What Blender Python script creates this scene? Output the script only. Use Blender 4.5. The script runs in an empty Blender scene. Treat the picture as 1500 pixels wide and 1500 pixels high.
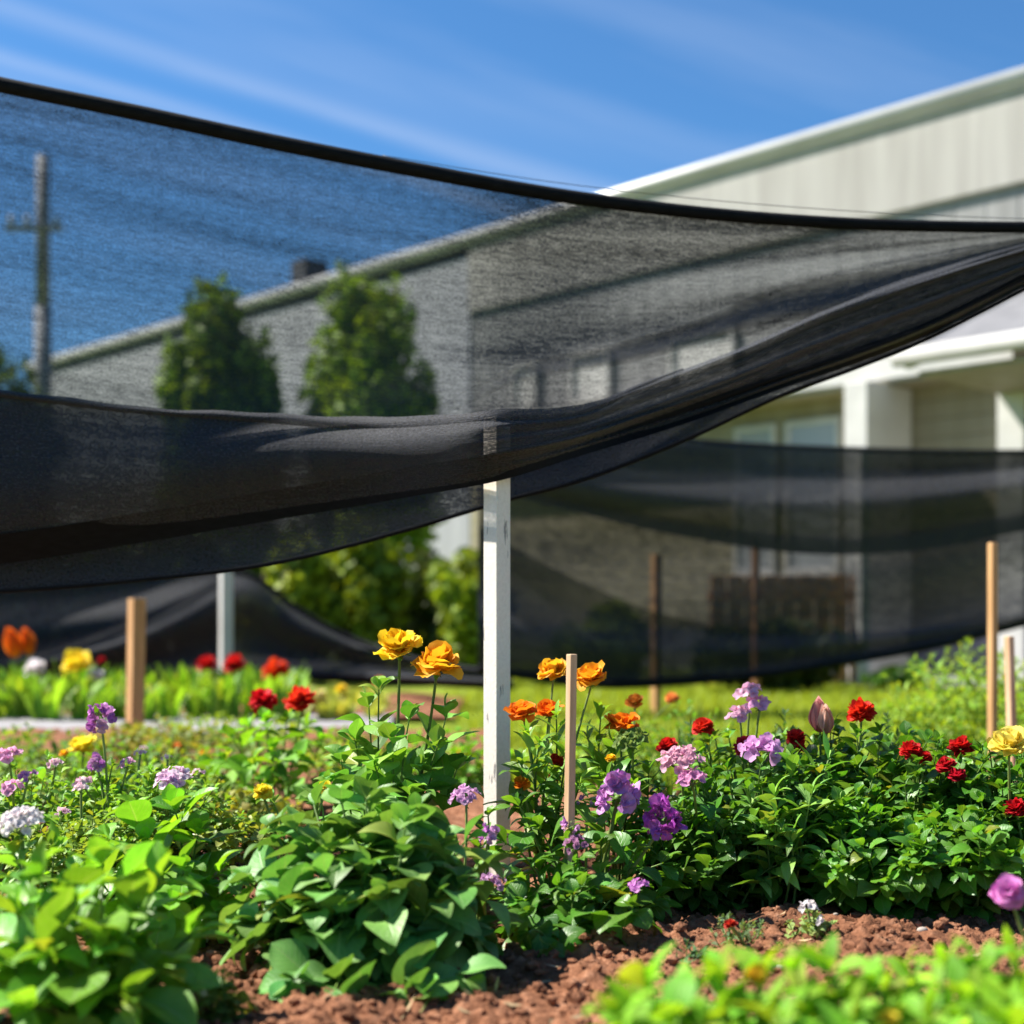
import bpy, math, random
import numpy as np
from mathutils import Vector
rng = np.random.default_rng(11); random.seed(11)
sc = bpy.context.scene
COL = bpy.data.collections.new('garden'); sc.collection.children.link(COL)
FPX, HC = 2083.333, 0.557
SUN = np.array([-0.93, 0.25, 0.0]); SUN /= np.linalg.norm(SUN)
EL = math.radians(50)
SUNV = np.array([SUN[0]*math.cos(EL), SUN[1]*math.cos(EL), math.sin(EL)])

def W(px, py, d):
    return np.array([(px-750)/FPX*d, d, HC-(py-900)/FPX*d])
def G(px, d, z=0.0):
    return np.array([(px-750)/FPX*d, d, z])
def unit(v):
    v = np.asarray(v, float); n = np.linalg.norm(v)
    return v/n if n > 1e-9 else np.array([0, 0, 1.0])

# ------------------------------------------------------------------ mesh builder
class MB:
    def __init__(s):
        s.V = []; s.F = []; s.C = []; s.U = []; s.n = 0; s.D = []
    def add(s, v, f, col=(1, 1, 1), uv=None, dens=None):
        v = np.asarray(v, float); k = len(v)
        s.V.append(v); f = np.asarray(f, int); s.F.append(f + s.n)
        c = np.asarray(col, float)
        s.C.append(np.broadcast_to(c, (k, 3)) if c.ndim == 1 else c)
        s.U.append(np.zeros((k, 2)) if uv is None else np.asarray(uv, float))
        s.D.append(np.zeros(k) if dens is None else np.asarray(dens, float))
        s.n += k
    def box(s, c, size, rz=0, col=(1, 1, 1)):
        x, y, z = np.asarray(size)/2
        v = np.array([[a*x, b*y, e*z] for e in (-1, 1) for b in (-1, 1) for a in (-1, 1)])
        R = np.array([[math.cos(rz), -math.sin(rz), 0], [math.sin(rz), math.cos(rz), 0], [0, 0, 1]])
        s.hexa(v@R.T+np.asarray(c), col)
    def hexa(s, v, col=(1, 1, 1)):
        s.add(v, [[0, 2, 3, 1], [4, 5, 7, 6], [0, 1, 5, 4], [2, 6, 7, 3], [0, 4, 6, 2], [1, 3, 7, 5]], col)
    def tube(s, pts, rad, k=6, col=(1, 1, 1), cap=True):
        P = np.asarray(pts, float); n = len(P)
        rad = np.broadcast_to(np.asarray(rad, float), (n,))
        T = np.gradient(P, axis=0); T /= np.maximum(np.linalg.norm(T, axis=1, keepdims=True), 1e-9)
        a = np.array([0, 0, 1.0]) if abs(T[0][2]) < .9 else np.array([1.0, 0, 0])
        N = np.cross(T, a); N /= np.maximum(np.linalg.norm(N, axis=1, keepdims=True), 1e-9); B = np.cross(T, N)
        th = np.arange(k)/k*2*math.pi
        v = (P[:, None]+rad[:, None, None]*(np.cos(th)[None, :, None]*N[:, None]+np.sin(th)[None, :, None]*B[:, None])).reshape(-1, 3)
        f = [[i*k+j, i*k+(j+1) % k, (i+1)*k+(j+1) % k, (i+1)*k+j] for i in range(n-1) for j in range(k)]
        L = np.concatenate([[0], np.cumsum(np.linalg.norm(np.diff(P, axis=0), axis=1))])
        uv = np.stack([np.repeat(L, k), np.tile(th, n)], 1)
        s.add(v, f, col, uv)
        if cap:
            for o, q in ((0, 0), (n-1, 1)):
                base = s.n-len(v) if not q else s.n-len(v)-1
                ring = [base+o*k+j for j in range(k)]
                s.V.append(P[o][None]); s.C.append(np.broadcast_to(np.asarray(col, float), (1, 3)) if np.asarray(col).ndim == 1 else np.ones((1, 3)))
                s.U.append(np.zeros((1, 2))); s.D.append(np.zeros(1))
                ci = s.n; s.n += 1
                s.F.append(np.array([[ring[j], ring[(j+1) % k], ci][::(-1 if not q else 1)] for j in range(k)]))
    def build(s, name, mat, parent=None, smooth=True, bevel=0):
        me = bpy.data.meshes.new(name)
        V = np.concatenate(s.V)
        if parent is not None: V = V-np.array(WLOC[parent.name])
        me.vertices.add(len(V)); me.vertices.foreach_set('co', V.astype(np.float32).ravel())
        idx = np.concatenate([f.ravel() for f in s.F]); ln = np.concatenate([np.full(len(f), f.shape[1]) for f in s.F])
        me.loops.add(len(idx)); me.loops.foreach_set('vertex_index', idx.astype(np.int32))
        me.polygons.add(len(ln)); st = np.concatenate([[0], np.cumsum(ln)[:-1]])
        me.polygons.foreach_set('loop_start', st.astype(np.int32)); me.polygons.foreach_set('loop_total', ln.astype(np.int32))
        me.polygons.foreach_set('use_smooth', np.full(len(ln), smooth))
        me.update(calc_edges=True)
        a = me.color_attributes.new('Col', 'FLOAT_COLOR', 'POINT')
        c = np.concatenate([np.concatenate(s.C), np.ones((len(V), 1))], 1)
        a.data.foreach_set('color', c.astype(np.float32).ravel())
        u = me.uv_layers.new(name='UVMap'); u.data.foreach_set('uv', np.concatenate(s.U)[idx].astype(np.float32).ravel())
        d = np.concatenate(s.D)
        if d.any():
            q = me.attributes.new('weave_cover', 'FLOAT', 'POINT'); q.data.foreach_set('value', d.astype(np.float32))
        me.validate()
        o = bpy.data.objects.new(name, me); COL.objects.link(o); me.materials.append(mat)
        if parent is not None: o.parent = parent
        WLOC[o.name] = WLOC[parent.name] if parent is not None else (0, 0, 0)
        if bevel:
            m = o.modifiers.new('bevel', 'BEVEL'); m.width = bevel; m.segments = 2; m.limit_method = 'ANGLE'
        return o
WLOC = {}
def tag(o, label=None, cat=None, group=None, kind=None):
    for k, v in (('label', label), ('category', cat), ('group', group), ('kind', kind)):
        if v: o[k] = v
    return o
def thing(name, label, cat, loc, group=None):
    o = bpy.data.objects.new(name, None); o.empty_display_size = .05; COL.objects.link(o)
    o.location = [float(x) for x in loc]; WLOC[o.name] = tuple(float(x) for x in loc)
    return tag(o, label, cat, group)
def own(mb, name, mat, label, cat, group=None, loc=None, **k):     # a one-mesh thing with its origin at its base
    V = np.concatenate(mb.V)
    loc = np.array([V[:, 0].mean(), V[:, 1].mean(), V[:, 2].min()]) if loc is None else np.asarray(loc)
    mb.V = [v-loc for v in mb.V]; o = mb.build(name, mat, None, **k); o.location = loc
    return tag(o, label, cat, group)

# ------------------------------------------------------------------ materials
def newmat(name):
    m = bpy.data.materials.new(name); m.use_nodes = True; nt = m.node_tree; nt.nodes.clear()
    return m, nt
def N(nt, t, **kw):
    n = nt.nodes.new('ShaderNode'+t)
    for k, v in kw.items():
        if k in n.inputs.keys():
            n.inputs[k].default_value = v
        else: setattr(n, k, v)
    return n
def L(nt, a, b): nt.links.new(a, b)
def noise(nt, vec, scale, detail=4, rough=.55):
    n = N(nt, 'TexNoise'); n.inputs['Scale'].default_value = scale; n.inputs['Detail'].default_value = detail; n.inputs['Roughness'].default_value = rough
    if vec is not None: L(nt, vec, n.inputs['Vector'])
    return n
def ramp(nt, fac, stops):
    r = N(nt, 'ValToRGB'); e = r.color_ramp.elements
    while len(e) < len(stops): e.new(.5)
    for el, (p, c) in zip(e, stops): el.position = p; el.color = (*c, 1) if len(c) == 3 else c
    L(nt, fac, r.inputs[0]); return r
def mixc(nt, fac, a, b, mode='MIX'):
    m = N(nt, 'Mix', data_type='RGBA', blend_type=mode)
    for v, i in ((fac, 0), (a, 6), (b, 7)):
        if hasattr(v, 'is_output'): L(nt, v, m.inputs[i])
        else: m.inputs[i].default_value = v if i == 0 else (*v, 1)
    return m.outputs[2]
def math_(nt, op, a, b=0.0, clamp=False):
    m = N(nt, 'Math', operation=op, use_clamp=clamp)
    for v, i in ((a, 0), (b, 1)):
        if hasattr(v, 'is_output'): L(nt, v, m.inputs[i])
        else: m.inputs[i].default_value = v
    return m.outputs[0]
def bump(nt, h, strength, dist=.01):
    b = N(nt, 'Bump'); b.inputs['Strength'].default_value = strength; b.inputs['Distance'].default_value = dist
    L(nt, h, b.inputs['Height']); return b.outputs[0]
def out(nt, sh):
    o = N(nt, 'OutputMaterial'); L(nt, sh, o.inputs[0])
def principled(nt, color, rough=.6, spec=.4, normal=None):
    p = N(nt, 'BsdfPrincipled'); p.inputs['Roughness'].default_value = rough; p.inputs['Specular IOR Level'].default_value = spec
    if hasattr(color, 'is_output'): L(nt, color, p.inputs['Base Color'])
    else: p.inputs['Base Color'].default_value = (*color, 1)
    if normal is not None: L(nt, normal, p.inputs['Normal'])
    return p

def leaf_mat(name, rough=.40, spec=.45, trans=.42, veins=True, yellow=(1.55, 1.25, .5)):
    m, nt = newmat(name)
    at = N(nt, 'VertexColor', layer_name='Col'); tc = N(nt, 'TexCoord')
    n1 = noise(nt, tc.outputs['Object'], 45, 3)
    col = mixc(nt, .5, at.outputs[0], ramp(nt, n1.outputs[0], [(.3, (.62, .7, .5)), (.7, (1.25, 1.2, 1.1))]).outputs[0], 'MULTIPLY')
    nrm = None
    if veins:
        uv = N(nt, 'UVMap'); sp = N(nt, 'SeparateXYZ'); L(nt, uv.outputs[0], sp.inputs[0])
        av = math_(nt, 'ABSOLUTE', sp.outputs[1])
        mid = math_(nt, 'SUBTRACT', 1.0, math_(nt, 'MULTIPLY', av, 11.0), True)
        diag = math_(nt, 'SUBTRACT', math_(nt, 'MULTIPLY', sp.outputs[0], 8.0), math_(nt, 'MULTIPLY', av, 2.6))
        fr = math_(nt, 'ABSOLUTE', math_(nt, 'SUBTRACT', math_(nt, 'FRACT', diag), .5))
        side = math_(nt, 'SUBTRACT', 1.0, math_(nt, 'MULTIPLY', fr, 9.0), True)
        vein = math_(nt, 'MAXIMUM', mid, math_(nt, 'MULTIPLY', side, .45))
        col = mixc(nt, math_(nt, 'MULTIPLY', vein, .42), col, (.30, .42, .16))
        hgt = math_(nt, 'SUBTRACT', math_(nt, 'MULTIPLY', n1.outputs[0], .35), vein)
        nrm = bump(nt, hgt, .35, .002)
    p = principled(nt, col, rough, spec, nrm)
    t = N(nt, 'BsdfTranslucent'); L(nt, mixc(nt, 1.0, col, yellow, 'MULTIPLY'), t.inputs['Color'])
    if nrm is not None: L(nt, nrm, t.inputs['Normal'])
    mx = N(nt, 'MixShader'); mx.inputs[0].default_value = trans
    L(nt, p.outputs[0], mx.inputs[1]); L(nt, t.outputs[0], mx.inputs[2]); out(nt, mx.outputs[0])
    return m
def petal_mat(name, trans=.45, rough=.55):
    m, nt = newmat(name)
    at = N(nt, 'VertexColor', layer_name='Col'); uv = N(nt, 'UVMap'); mp = N(nt, 'Mapping'); mp.inputs['Scale'].default_value = (1.5, 14, 1)
    L(nt, uv.outputs[0], mp.inputs[0]); n1 = noise(nt, mp.outputs[0], 2.2, 3)
    col = mixc(nt, .55, at.outputs[0], ramp(nt, n1.outputs[0], [(.3, (.72, .68, .72)), (.7, (1.15, 1.15, 1.15))]).outputs[0], 'MULTIPLY')
    nrm = bump(nt, n1.outputs[0], .35, .002)
    p = principled(nt, col, rough, .3, nrm); t = N(nt, 'BsdfTranslucent'); L(nt, col, t.inputs['Color'])
    mx = N(nt, 'MixShader'); mx.inputs[0].default_value = trans
    L(nt, p.outputs[0], mx.inputs[1]); L(nt, t.outputs[0], mx.inputs[2]); out(nt, mx.outputs[0]); return m
def simple(name, c1, c2, scale, rough=.7, spec=.3, stretch=(1, 1, 1), bmp=.3, bd=.004, detail=5):
    m, nt = newmat(name); tc = N(nt, 'TexCoord'); mp = N(nt, 'Mapping'); mp.inputs['Scale'].default_value = stretch
    L(nt, tc.outputs['Object'], mp.inputs[0]); n1 = noise(nt, mp.outputs[0], scale, detail)
    r = ramp(nt, n1.outputs[0], [(.33, c1), (.68, c2)])
    p = principled(nt, r.outputs[0], rough, spec, bump(nt, n1.outputs[0], bmp, bd)); out(nt, p.outputs[0]); return m

M = {}
M['leaf'] = leaf_mat('leaf'); M['leaf_soft'] = leaf_mat('soft_leaf', .55, .35, .42)
M['leaf_matte'] = leaf_mat('matte_leaf', .5, .45, .28, True, (1.35, 1.3, .6))
M['tiny_leaf'] = leaf_mat('tiny_leaf', .5, .4, .36, False)
M['tree_leaf'] = leaf_mat('tree_leaf', .55, .3, .3, False)
M['petal'] = petal_mat('petal'); M['petal_thick'] = petal_mat('thick_petal', .22, .42)
M['stem'] = leaf_mat('stem_green', .5, .3, .1, False, (1, 1, 1))
M['wood'] = simple('stake_wood', (.42, .22, .085), (.62, .37, .17), 9, .65, .3, (6, 6, .5), .25, .002)
M['pale_wood'] = simple('pale_stake_wood', (.50, .30, .16), (.72, .50, .31), 9, .65, .3, (6, 6, .5), .25, .002)
M['dark_wood'] = simple('weathered_wood', (.20, .09, .04), (.34, .17, .08), 7, .8, .2, (5, 5, .6))
M['orange_wood'] = simple('orange_fence_wood', (.60, .24, .07), (.80, .38, .13), 7, .75, .2, (5, 5, .6))
M['board'] = simple('grey_board', (.22, .21, .215), (.30, .285, .29), 6, .8, .2, (.6, 5, 5))
M['bark'] = simple('bark', (.06, .045, .03), (.14, .10, .07), 8, .9, .1, (4, 4, .8), .6, .02)
M['roof_grey'] = simple('grey_roof_sheet', (.13, .13, .14), (.19, .19, .20), 5, .7, .3)
M['trim'] = simple('white_trim_paint', (.50, .485, .455), (.60, .585, .55), 3, .55, .35, bmp=.05)
M['concrete'] = simple('concrete', (.13, .13, .15), (.19, .19, .22), 4, .85, .2)
M['pole'] = simple('grey_pole', (.11, .11, .12), (.34, .34, .35), 1.3, .75, .3, (1, 1, .35))
M['metal_dark'] = simple('dark_flue', (.03, .03, .035), (.06, .06, .065), 4, .6, .4)
M['gutter'] = simple('gutter_paint', (.40, .39, .375), (.50, .49, .47), 2, .4, .5, bmp=.03)
M['rope'] = simple('black_hem_webbing', (.0025, .003, .0045), (.0065, .0072, .010), 120, .8, .15, (.3, 1, 1), .4, .002)
M['wire'] = simple('thin_black_wire', (.02, .02, .02), (.05, .05, .05), 40, .5, .5)

def siding(name, c1, c2, vertical, pitch, groove=.25, var=2.0):
    m, nt = newmat(name); tc = N(nt, 'TexCoord'); sp = N(nt, 'SeparateXYZ')
    rot = N(nt, 'Mapping'); rot.inputs['Rotation'].default_value = (0, 0, math.atan2(.731, .682))
    L(nt, tc.outputs['Object'], rot.inputs[0]); L(nt, rot.outputs[0], sp.inputs[0])
    c = sp.outputs[0] if vertical else sp.outputs[2]
    fr = math_(nt, 'FRACT', math_(nt, 'DIVIDE', c, pitch))
    g = math_(nt, 'SUBTRACT', 1.0, math_(nt, 'MULTIPLY', math_(nt, 'ABSOLUTE', math_(nt, 'SUBTRACT', fr, .5)), 14.0), True)
    mp = N(nt, 'Mapping'); mp.inputs['Scale'].default_value = (4, 4, .35); L(nt, rot.outputs[0], mp.inputs[0])
    n1 = noise(nt, mp.outputs[0], var, 6, .6)
    base = ramp(nt, n1.outputs[0], [(.3, c1), (.65, c2)]).outputs[0]
    col = mixc(nt, math_(nt, 'MULTIPLY', g, groove), base, tuple(.35*x for x in c1))
    p = principled(nt, col, .6, .3, bump(nt, math_(nt, 'SUBTRACT', 1.0, g), .5, .02)); out(nt, p.outputs[0]); return m
M['white_siding'] = siding('off_white_vertical_siding', (.40, .37, .335), (.52, .487, .445), True, .32, .04)
M['pale_wall'] = siding('pale_blue_white_wall', (.40, .40, .43), (.50, .50, .53), True, .5, .15)
M['white_siding'] = simple('weathered_off_white_wall', (.33, .31, .285), (.43, .408, .38), 2.2, .75, .2, (2.6, 2.6, .22), .12, .01, 7)
M['pale_wall'] = simple('weathered_pale_wall', (.31, .31, .335), (.40, .40, .43), 2.0, .75, .2, (2.2, 2.2, .25), .12, .01, 7)
M['grey_wall'] = siding('grey_cladding', (.22, .215, .21), (.29, .285, .28), True, .3, .3)
M['olive_siding'] = siding('olive_beige_siding', (.26, .225, .14), (.33, .29, .20), False, .17, .4)
m, nt = newmat('window_glass'); p = principled(nt, (.36, .37, .38), .2, .5); out(nt, p.outputs[0]); M['glass'] = m

# white post paint: chipped patches
m, nt = newmat('chipped_white_paint'); tc = N(nt, 'TexCoord'); mp = N(nt, 'Mapping'); mp.inputs['Scale'].default_value = (55, 55, 8)
L(nt, tc.outputs['Object'], mp.inputs[0]); n1 = noise(nt, mp.outputs[0], 1.0, 5, .65); n2 = noise(nt, tc.outputs['Object'], 160, 3)
chip = ramp(nt, n1.outputs[0], [(.635, (0, 0, 0)), (.655, (1, 1, 1))]).outputs[0]
base = mixc(nt, .25, (.80, .74, .66), ramp(nt, n2.outputs[0], [(.3, (.6, .57, .52)), (.6, (1, 1, 1))]).outputs[0], 'MULTIPLY')
p = principled(nt, mixc(nt, chip, base, (.27, .25, .24)), .5, .4, bump(nt, mixc(nt, chip, n2.outputs[0], (0, 0, 0)), .25, .002)); out(nt, p.outputs[0]); M['post'] = m

# soil
def soil_mat(name, a, b, c):
    m, nt = newmat(name); tc = N(nt, 'TexCoord')
    n1 = noise(nt, tc.outputs['Object'], 38, 8, .7); n2 = noise(nt, tc.outputs['Object'], 3.5, 4); n3 = noise(nt, tc.outputs['Object'], 260, 3)
    col = ramp(nt, n1.outputs[0], [(.30, a), (.52, b), (.75, c)]).outputs[0]
    col = mixc(nt, .45, col, ramp(nt, n2.outputs[0], [(.35, (.6, .55, .52)), (.65, (1.1, 1.08, 1.05))]).outputs[0], 'MULTIPLY')
    h = math_(nt, 'ADD', n1.outputs[0], math_(nt, 'MULTIPLY', n3.outputs[0], .5))
    p = principled(nt, col, .95, .1, bump(nt, h, .9, .008)); out(nt, p.outputs[0]); return m
M['soil'] = soil_mat('red_brown_soil', (.10, .040, .021), (.25, .112, .060), (.43, .23, .14))
# lawn
m, nt = newmat('lawn_ground'); tc = N(nt, 'TexCoord'); n1 = noise(nt, tc.outputs['Object'], 60, 5, .7); n2 = noise(nt, tc.outputs['Object'], 1.2, 4)
col = ramp(nt, n1.outputs[0], [(.3, (.15, .22, .02)), (.7, (.31, .38, .05))]).outputs[0]
col = mixc(nt, .6, col, ramp(nt, n2.outputs[0], [(.35, (.75, .8, .6)), (.65, (1.15, 1.1, 1.1))]).outputs[0], 'MULTIPLY')
p = principled(nt, col, .9, .1, bump(nt, n1.outputs[0], .8, .03)); out(nt, p.outputs[0]); M['lawn'] = m

def net_mat(name, grain=.55, us=150, vs=420, crease=.22, cloth=(.0175, .019, .025)):
    m, nt = newmat(name)
    at = N(nt, 'Attribute', attribute_name='weave_cover'); uv = N(nt, 'UVMap')
    def mapped(sx, sy):
        mp = N(nt, 'Mapping'); mp.inputs['Scale'].default_value = (sx, sy, 1); L(nt, uv.outputs[0], mp.inputs[0]); return mp.outputs[0]
    g = noise(nt, mapped(us, vs), 1.0, 2, .6); g2 = noise(nt, mapped(us*.22, vs*.5), 1.0, 2, .6)
    cr = noise(nt, mapped(.55, 16), 1.0, 4, .6); cr2 = noise(nt, mapped(2.0, 60), 1.0, 3, .6)
    def cen(x, k): return math_(nt, 'MULTIPLY', math_(nt, 'SUBTRACT', x, .5), k)
    d = math_(nt, 'ADD', at.outputs['Fac'], cen(g.outputs[0], grain))
    d = math_(nt, 'ADD', d, cen(g2.outputs[0], grain*.7))
    d = math_(nt, 'ADD', d, cen(cr.outputs[0], crease*1.6)); d = math_(nt, 'ADD', d, cen(cr2.outputs[0], crease))
    d = math_(nt, 'MINIMUM', math_(nt, 'MAXIMUM', d, .08), .97)
    col = ramp(nt, g.outputs[0], [(.35, tuple(.5*c for c in cloth)), (.7, tuple(1.9*c for c in cloth))]).outputs[0]
    hb = math_(nt, 'ADD', g.outputs[0], math_(nt, 'MULTIPLY', cr.outputs[0], 2.0))
    p = principled(nt, col, .75, .25, bump(nt, hb, .6, .003))
    p.inputs['Sheen Weight'].default_value = .06; p.inputs['Sheen Roughness'].default_value = .5
    t = N(nt, 'BsdfTransparent'); mx = N(nt, 'MixShader'); L(nt, d, mx.inputs[0]); L(nt, t.outputs[0], mx.inputs[1]); L(nt, p.outputs[0], mx.inputs[2])
    out(nt, mx.outputs[0]); return m
M['net'] = net_mat('black_shade_cloth', .62, 150, 320, .24); M['net_far'] = net_mat('distant_black_shade_cloth', .3, 60, 120, .12)

# ------------------------------------------------------------------ world, sun, camera
w = bpy.data.worlds.new('World'); sc.world = w; w.use_nodes = True; nt = w.node_tree; nt.nodes.clear()
sky = N(nt, 'TexSky', sky_type='NISHITA'); sky.sun_disc = False; sky.sun_elevation = EL
sky.sun_rotation = math.atan2(SUN[0], SUN[1]) % (2*math.pi); sky.ozone_density = 4.0; sky.dust_density = .15; sky.air_density = 1.0
tc = N(nt, 'TexCoord'); sp = N(nt, 'SeparateXYZ'); L(nt, tc.outputs['Generated'], sp.inputs[0])
ys = math_(nt, 'MAXIMUM', sp.outputs[1], .15)
a = math_(nt, 'DIVIDE', sp.outputs[0], ys); b = math_(nt, 'DIVIDE', sp.outputs[2], ys)
along = math_(nt, 'SUBTRACT', math_(nt, 'MULTIPLY', a, .955), math_(nt, 'MULTIPLY', b, .29))
across = math_(nt, 'ADD', math_(nt, 'MULTIPLY', a, .29), math_(nt, 'MULTIPLY', b, .955))
cv = N(nt, 'CombineXYZ'); L(nt, math_(nt, 'MULTIPLY', along, 1.3), cv.inputs[0]); L(nt, math_(nt, 'MULTIPLY', across, 11.0), cv.inputs[1])
c1 = noise(nt, cv.outputs[0], 1.0, 6, .55)
cmask = ramp(nt, c1.outputs[0], [(.44, (0, 0, 0)), (.78, (1, 1, 1))]).outputs[0]
# one brighter long wisp
def wisp(c0, half, strength):
    q = math_(nt, 'SUBTRACT', across, c0)
    wob = math_(nt, 'MULTIPLY', math_(nt, 'SUBTRACT', c1.outputs[0], .5), .05)
    q = math_(nt, 'ABSOLUTE', math_(nt, 'ADD', q, wob))
    return math_(nt, 'MULTIPLY', math_(nt, 'SUBTRACT', 1.0, math_(nt, 'DIVIDE', q, half), True), strength)
wm = math_(nt, 'ADD', math_(nt, 'MULTIPLY', cmask, .22), wisp(.300, .015, .20))
wm = math_(nt, 'ADD', wm, wisp(.268, .009, .22))
wm = math_(nt, 'MULTIPLY', wm, math_(nt, 'GREATER_THAN', sp.outputs[1], .1))
tint = mixc(nt, 1.0, sky.outputs[0], (.57, .97, 1.23), 'MULTIPLY')
skc = mixc(nt, math_(nt, 'MINIMUM', wm, .8), tint, (6.2, 7.0, 8.6))
bg = N(nt, 'Background'); bg.inputs['Strength'].default_value = .051; L(nt, skc, bg.inputs[0])
wo = N(nt, 'OutputWorld'); L(nt, bg.outputs[0], wo.inputs[0])

sl = bpy.data.lights.new('sun', 'SUN'); sl.energy = 5.0; sl.angle = math.radians(.5); sl.color = (1, .95, .87)
so = bpy.data.objects.new('sun', sl); COL.objects.link(so); so.location = (-8, 2, 9)
so.rotation_euler = Vector(-SUNV).to_track_quat('-Z', 'Y').to_euler()

cd = bpy.data.cameras.new('camera'); cam = bpy.data.objects.new('camera', cd); COL.objects.link(cam); sc.camera = cam
cam.location = (0, 0, HC); cam.rotation_euler = (math.pi/2, 0, 0)
cd.lens = 50; cd.sensor_width = 36; cd.sensor_fit = 'HORIZONTAL'; cd.shift_y = .1; cd.clip_end = 2000; cd.clip_start = .02
cd.dof.use_dof = True; cd.dof.focus_distance = 2.5; cd.dof.aperture_fstop = 2.4
sc.view_settings.view_transform = 'Standard'; sc.view_settings.look = 'None'; sc.view_settings.exposure = 1.33; sc.view_settings.gamma = 1
sc.cycles.transparent_max_bounces = 24; sc.cycles.max_bounces = 8; sc.cycles.use_denoising = True
try: sc.cycles.denoiser = 'OPENIMAGEDENOISE'
except Exception: pass

# ------------------------------------------------------------------ value noise in numpy
def vnoise(x, y, seed=0):
    xi = np.floor(x).astype(np.int64); yi = np.floor(y).astype(np.int64); xf = x-xi; yf = y-yi
    def h(a, b):
        q = (a*374761393+b*668265263+seed*1274126177) & 0x7fffffff
        q = (q ^ (q >> 13))*1274126177 & 0x7fffffff
        return ((q ^ (q >> 16)) & 0xffff)/65535.0
    u = xf*xf*(3-2*xf); v = yf*yf*(3-2*yf)
    return (h(xi, yi)*(1-u)+h(xi+1, yi)*u)*(1-v)+(h(xi, yi+1)*(1-u)+h(xi+1, yi+1)*u)*v
def smooth_curve(pts):
    X = np.array([p[0] for p in pts], float); Y = np.array([p[1] for p in pts], float)
    mdl = np.gradient(Y, X)
    def f(x):
        x = np.asarray(x, float); i = np.clip(np.searchsorted(X, x)-1, 0, len(X)-2)
        h = X[i+1]-X[i]; t = (x-X[i])/h
        r = (2*t**3-3*t**2+1)*Y[i]+(t**3-2*t**2+t)*h*mdl[i]+(-2*t**3+3*t**2)*Y[i+1]+(t**3-t**2)*h*mdl[i+1]
        lo = Y[0]+mdl[0]*(x-X[0]); hi = Y[-1]+mdl[-1]*(x-X[-1])
        return np.where(t < 0, lo, np.where(t > 1, hi, r))
    return f

# ------------------------------------------------------------------ ground
mb = MB(); mb.add([[-500, -60, 0], [500, -60, 0], [500, 900, 0], [-500, 900, 0]], [[0, 1, 2, 3]])
tag(mb.build('lawn', M['lawn']), kind='structure')

def soil_h(x, y):
    h = .030*(vnoise(x*1.8, y*1.8, 3)-.5)+.030*(vnoise(x*9, y*9, 5)-.4)
    c = vnoise(x*34, y*34, 7); c2 = vnoise(x*70, y*70, 9); c3 = vnoise(x*17, y*17, 11)
    return .032+h+.016*np.abs(c-.5)*2*(.3+c3)+.012*np.abs(c2-.5)*2+.007*vnoise(x*130, y*130, 13)
def patch(x0, x1, y0, y1, step, mb, edge=.25, off=0):
    xs = np.arange(x0, x1+1e-6, step); ys = np.arange(y0, y1+1e-6, step)
    Xg, Yg = np.meshgrid(xs, ys); Z = soil_h(Xg, Yg)+off
    nx, ny = len(xs), len(ys)
    i = (np.arange(ny-1)[:, None]*nx+np.arange(nx-1)[None]).ravel()
    mb.add(np.stack([Xg.ravel(), Yg.ravel(), Z.ravel()], 1), np.stack([i, i+1, i+nx+1, i+nx], 1))
mb = MB(); patch(-1.3, 1.7, 1.1, 3.3, .0065, mb); patch(-5, -.02, 3.3, 6.27, .03, mb); patch(-.02, 5, 3.3, 4.1, .03, mb); patch(-5, -1.3, 1.1, 3.3, .05, mb); patch(1.7, 5, 1.1, 3.3, .05, mb); patch(-3, 3, -.3, 1.1, .04, mb)
tag(mb.build('soil_bed', M['soil']), kind='structure')
# loose clods
def ico(sub=1):
    import bmesh
    bm = bmesh.new(); bmesh.ops.create_icosphere(bm, subdivisions=sub, radius=1)
    v = np.array([x.co[:] for x in bm.verts]); f = np.array([[a.index for a in q.verts] for q in bm.faces]); bm.free(); return v, f
IV, IF = ico(2); IV1, IF1 = ico(1)
mb = MB()
for k in range(15000):
    y = 1.45+rng.random()**1.3*1.75; x = (rng.random()*1.5-.62)*y*.75
    r = .0022+.010*rng.random()**4
    v = IV1*(1+.45*(rng.random((len(IV1), 1))-.5))*r*np.array([1, 1, .75])*(1+.35*(rng.random(3)-.5))
    z = float(soil_h(np.array(x), np.array(y)))
    mb.add(v+np.array([x, y, z+r*.25]), IF1)
tag(mb.build('soil_clods', M['soil'], smooth=False), label='loose crumbs and clods of red brown soil', kind='stuff')
# dry leaf and straw litter on the soil
mb = MB()
for k in range(260):
    y = 1.75+rng.random()*1.3; x = (rng.random()*1.5-.62)*y*.75; z = float(soil_h(np.array(x), np.array(y)))+.004
    th = rng.random()*6.28; l_ = rng.uniform(.006, .022); w_ = l_*rng.uniform(.08, .4); d_ = np.array([math.cos(th), math.sin(th), rng.normal(0, .25)])*l_; s_ = np.array([-math.sin(th), math.cos(th), rng.normal(0, .4)])*w_
    c_ = np.array([x, y, z]); mb.add([c_-d_, c_+s_, c_+d_+[0, 0, .003], c_-s_], [[0, 1, 2, 3]], np.array([.42, .30, .17])*rng.uniform(.4, 1.2))
for k in range(40):
    y = 1.75+rng.random()*1.3; x = (rng.random()*1.5-.62)*y*.75; r = rng.uniform(.003, .008)
    mb.add(IV*(1+.15*vnoise(IV[:, 0]*2+k, IV[:, 1]*2+IV[:, 2], 5)[:, None])*r*np.array([1.2, 1, .7])+np.array([x, y, float(soil_h(np.array(x), np.array(y)))+r*.3]), IF, np.array([.30, .26, .22])*rng.uniform(.6, 1.2))
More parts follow.
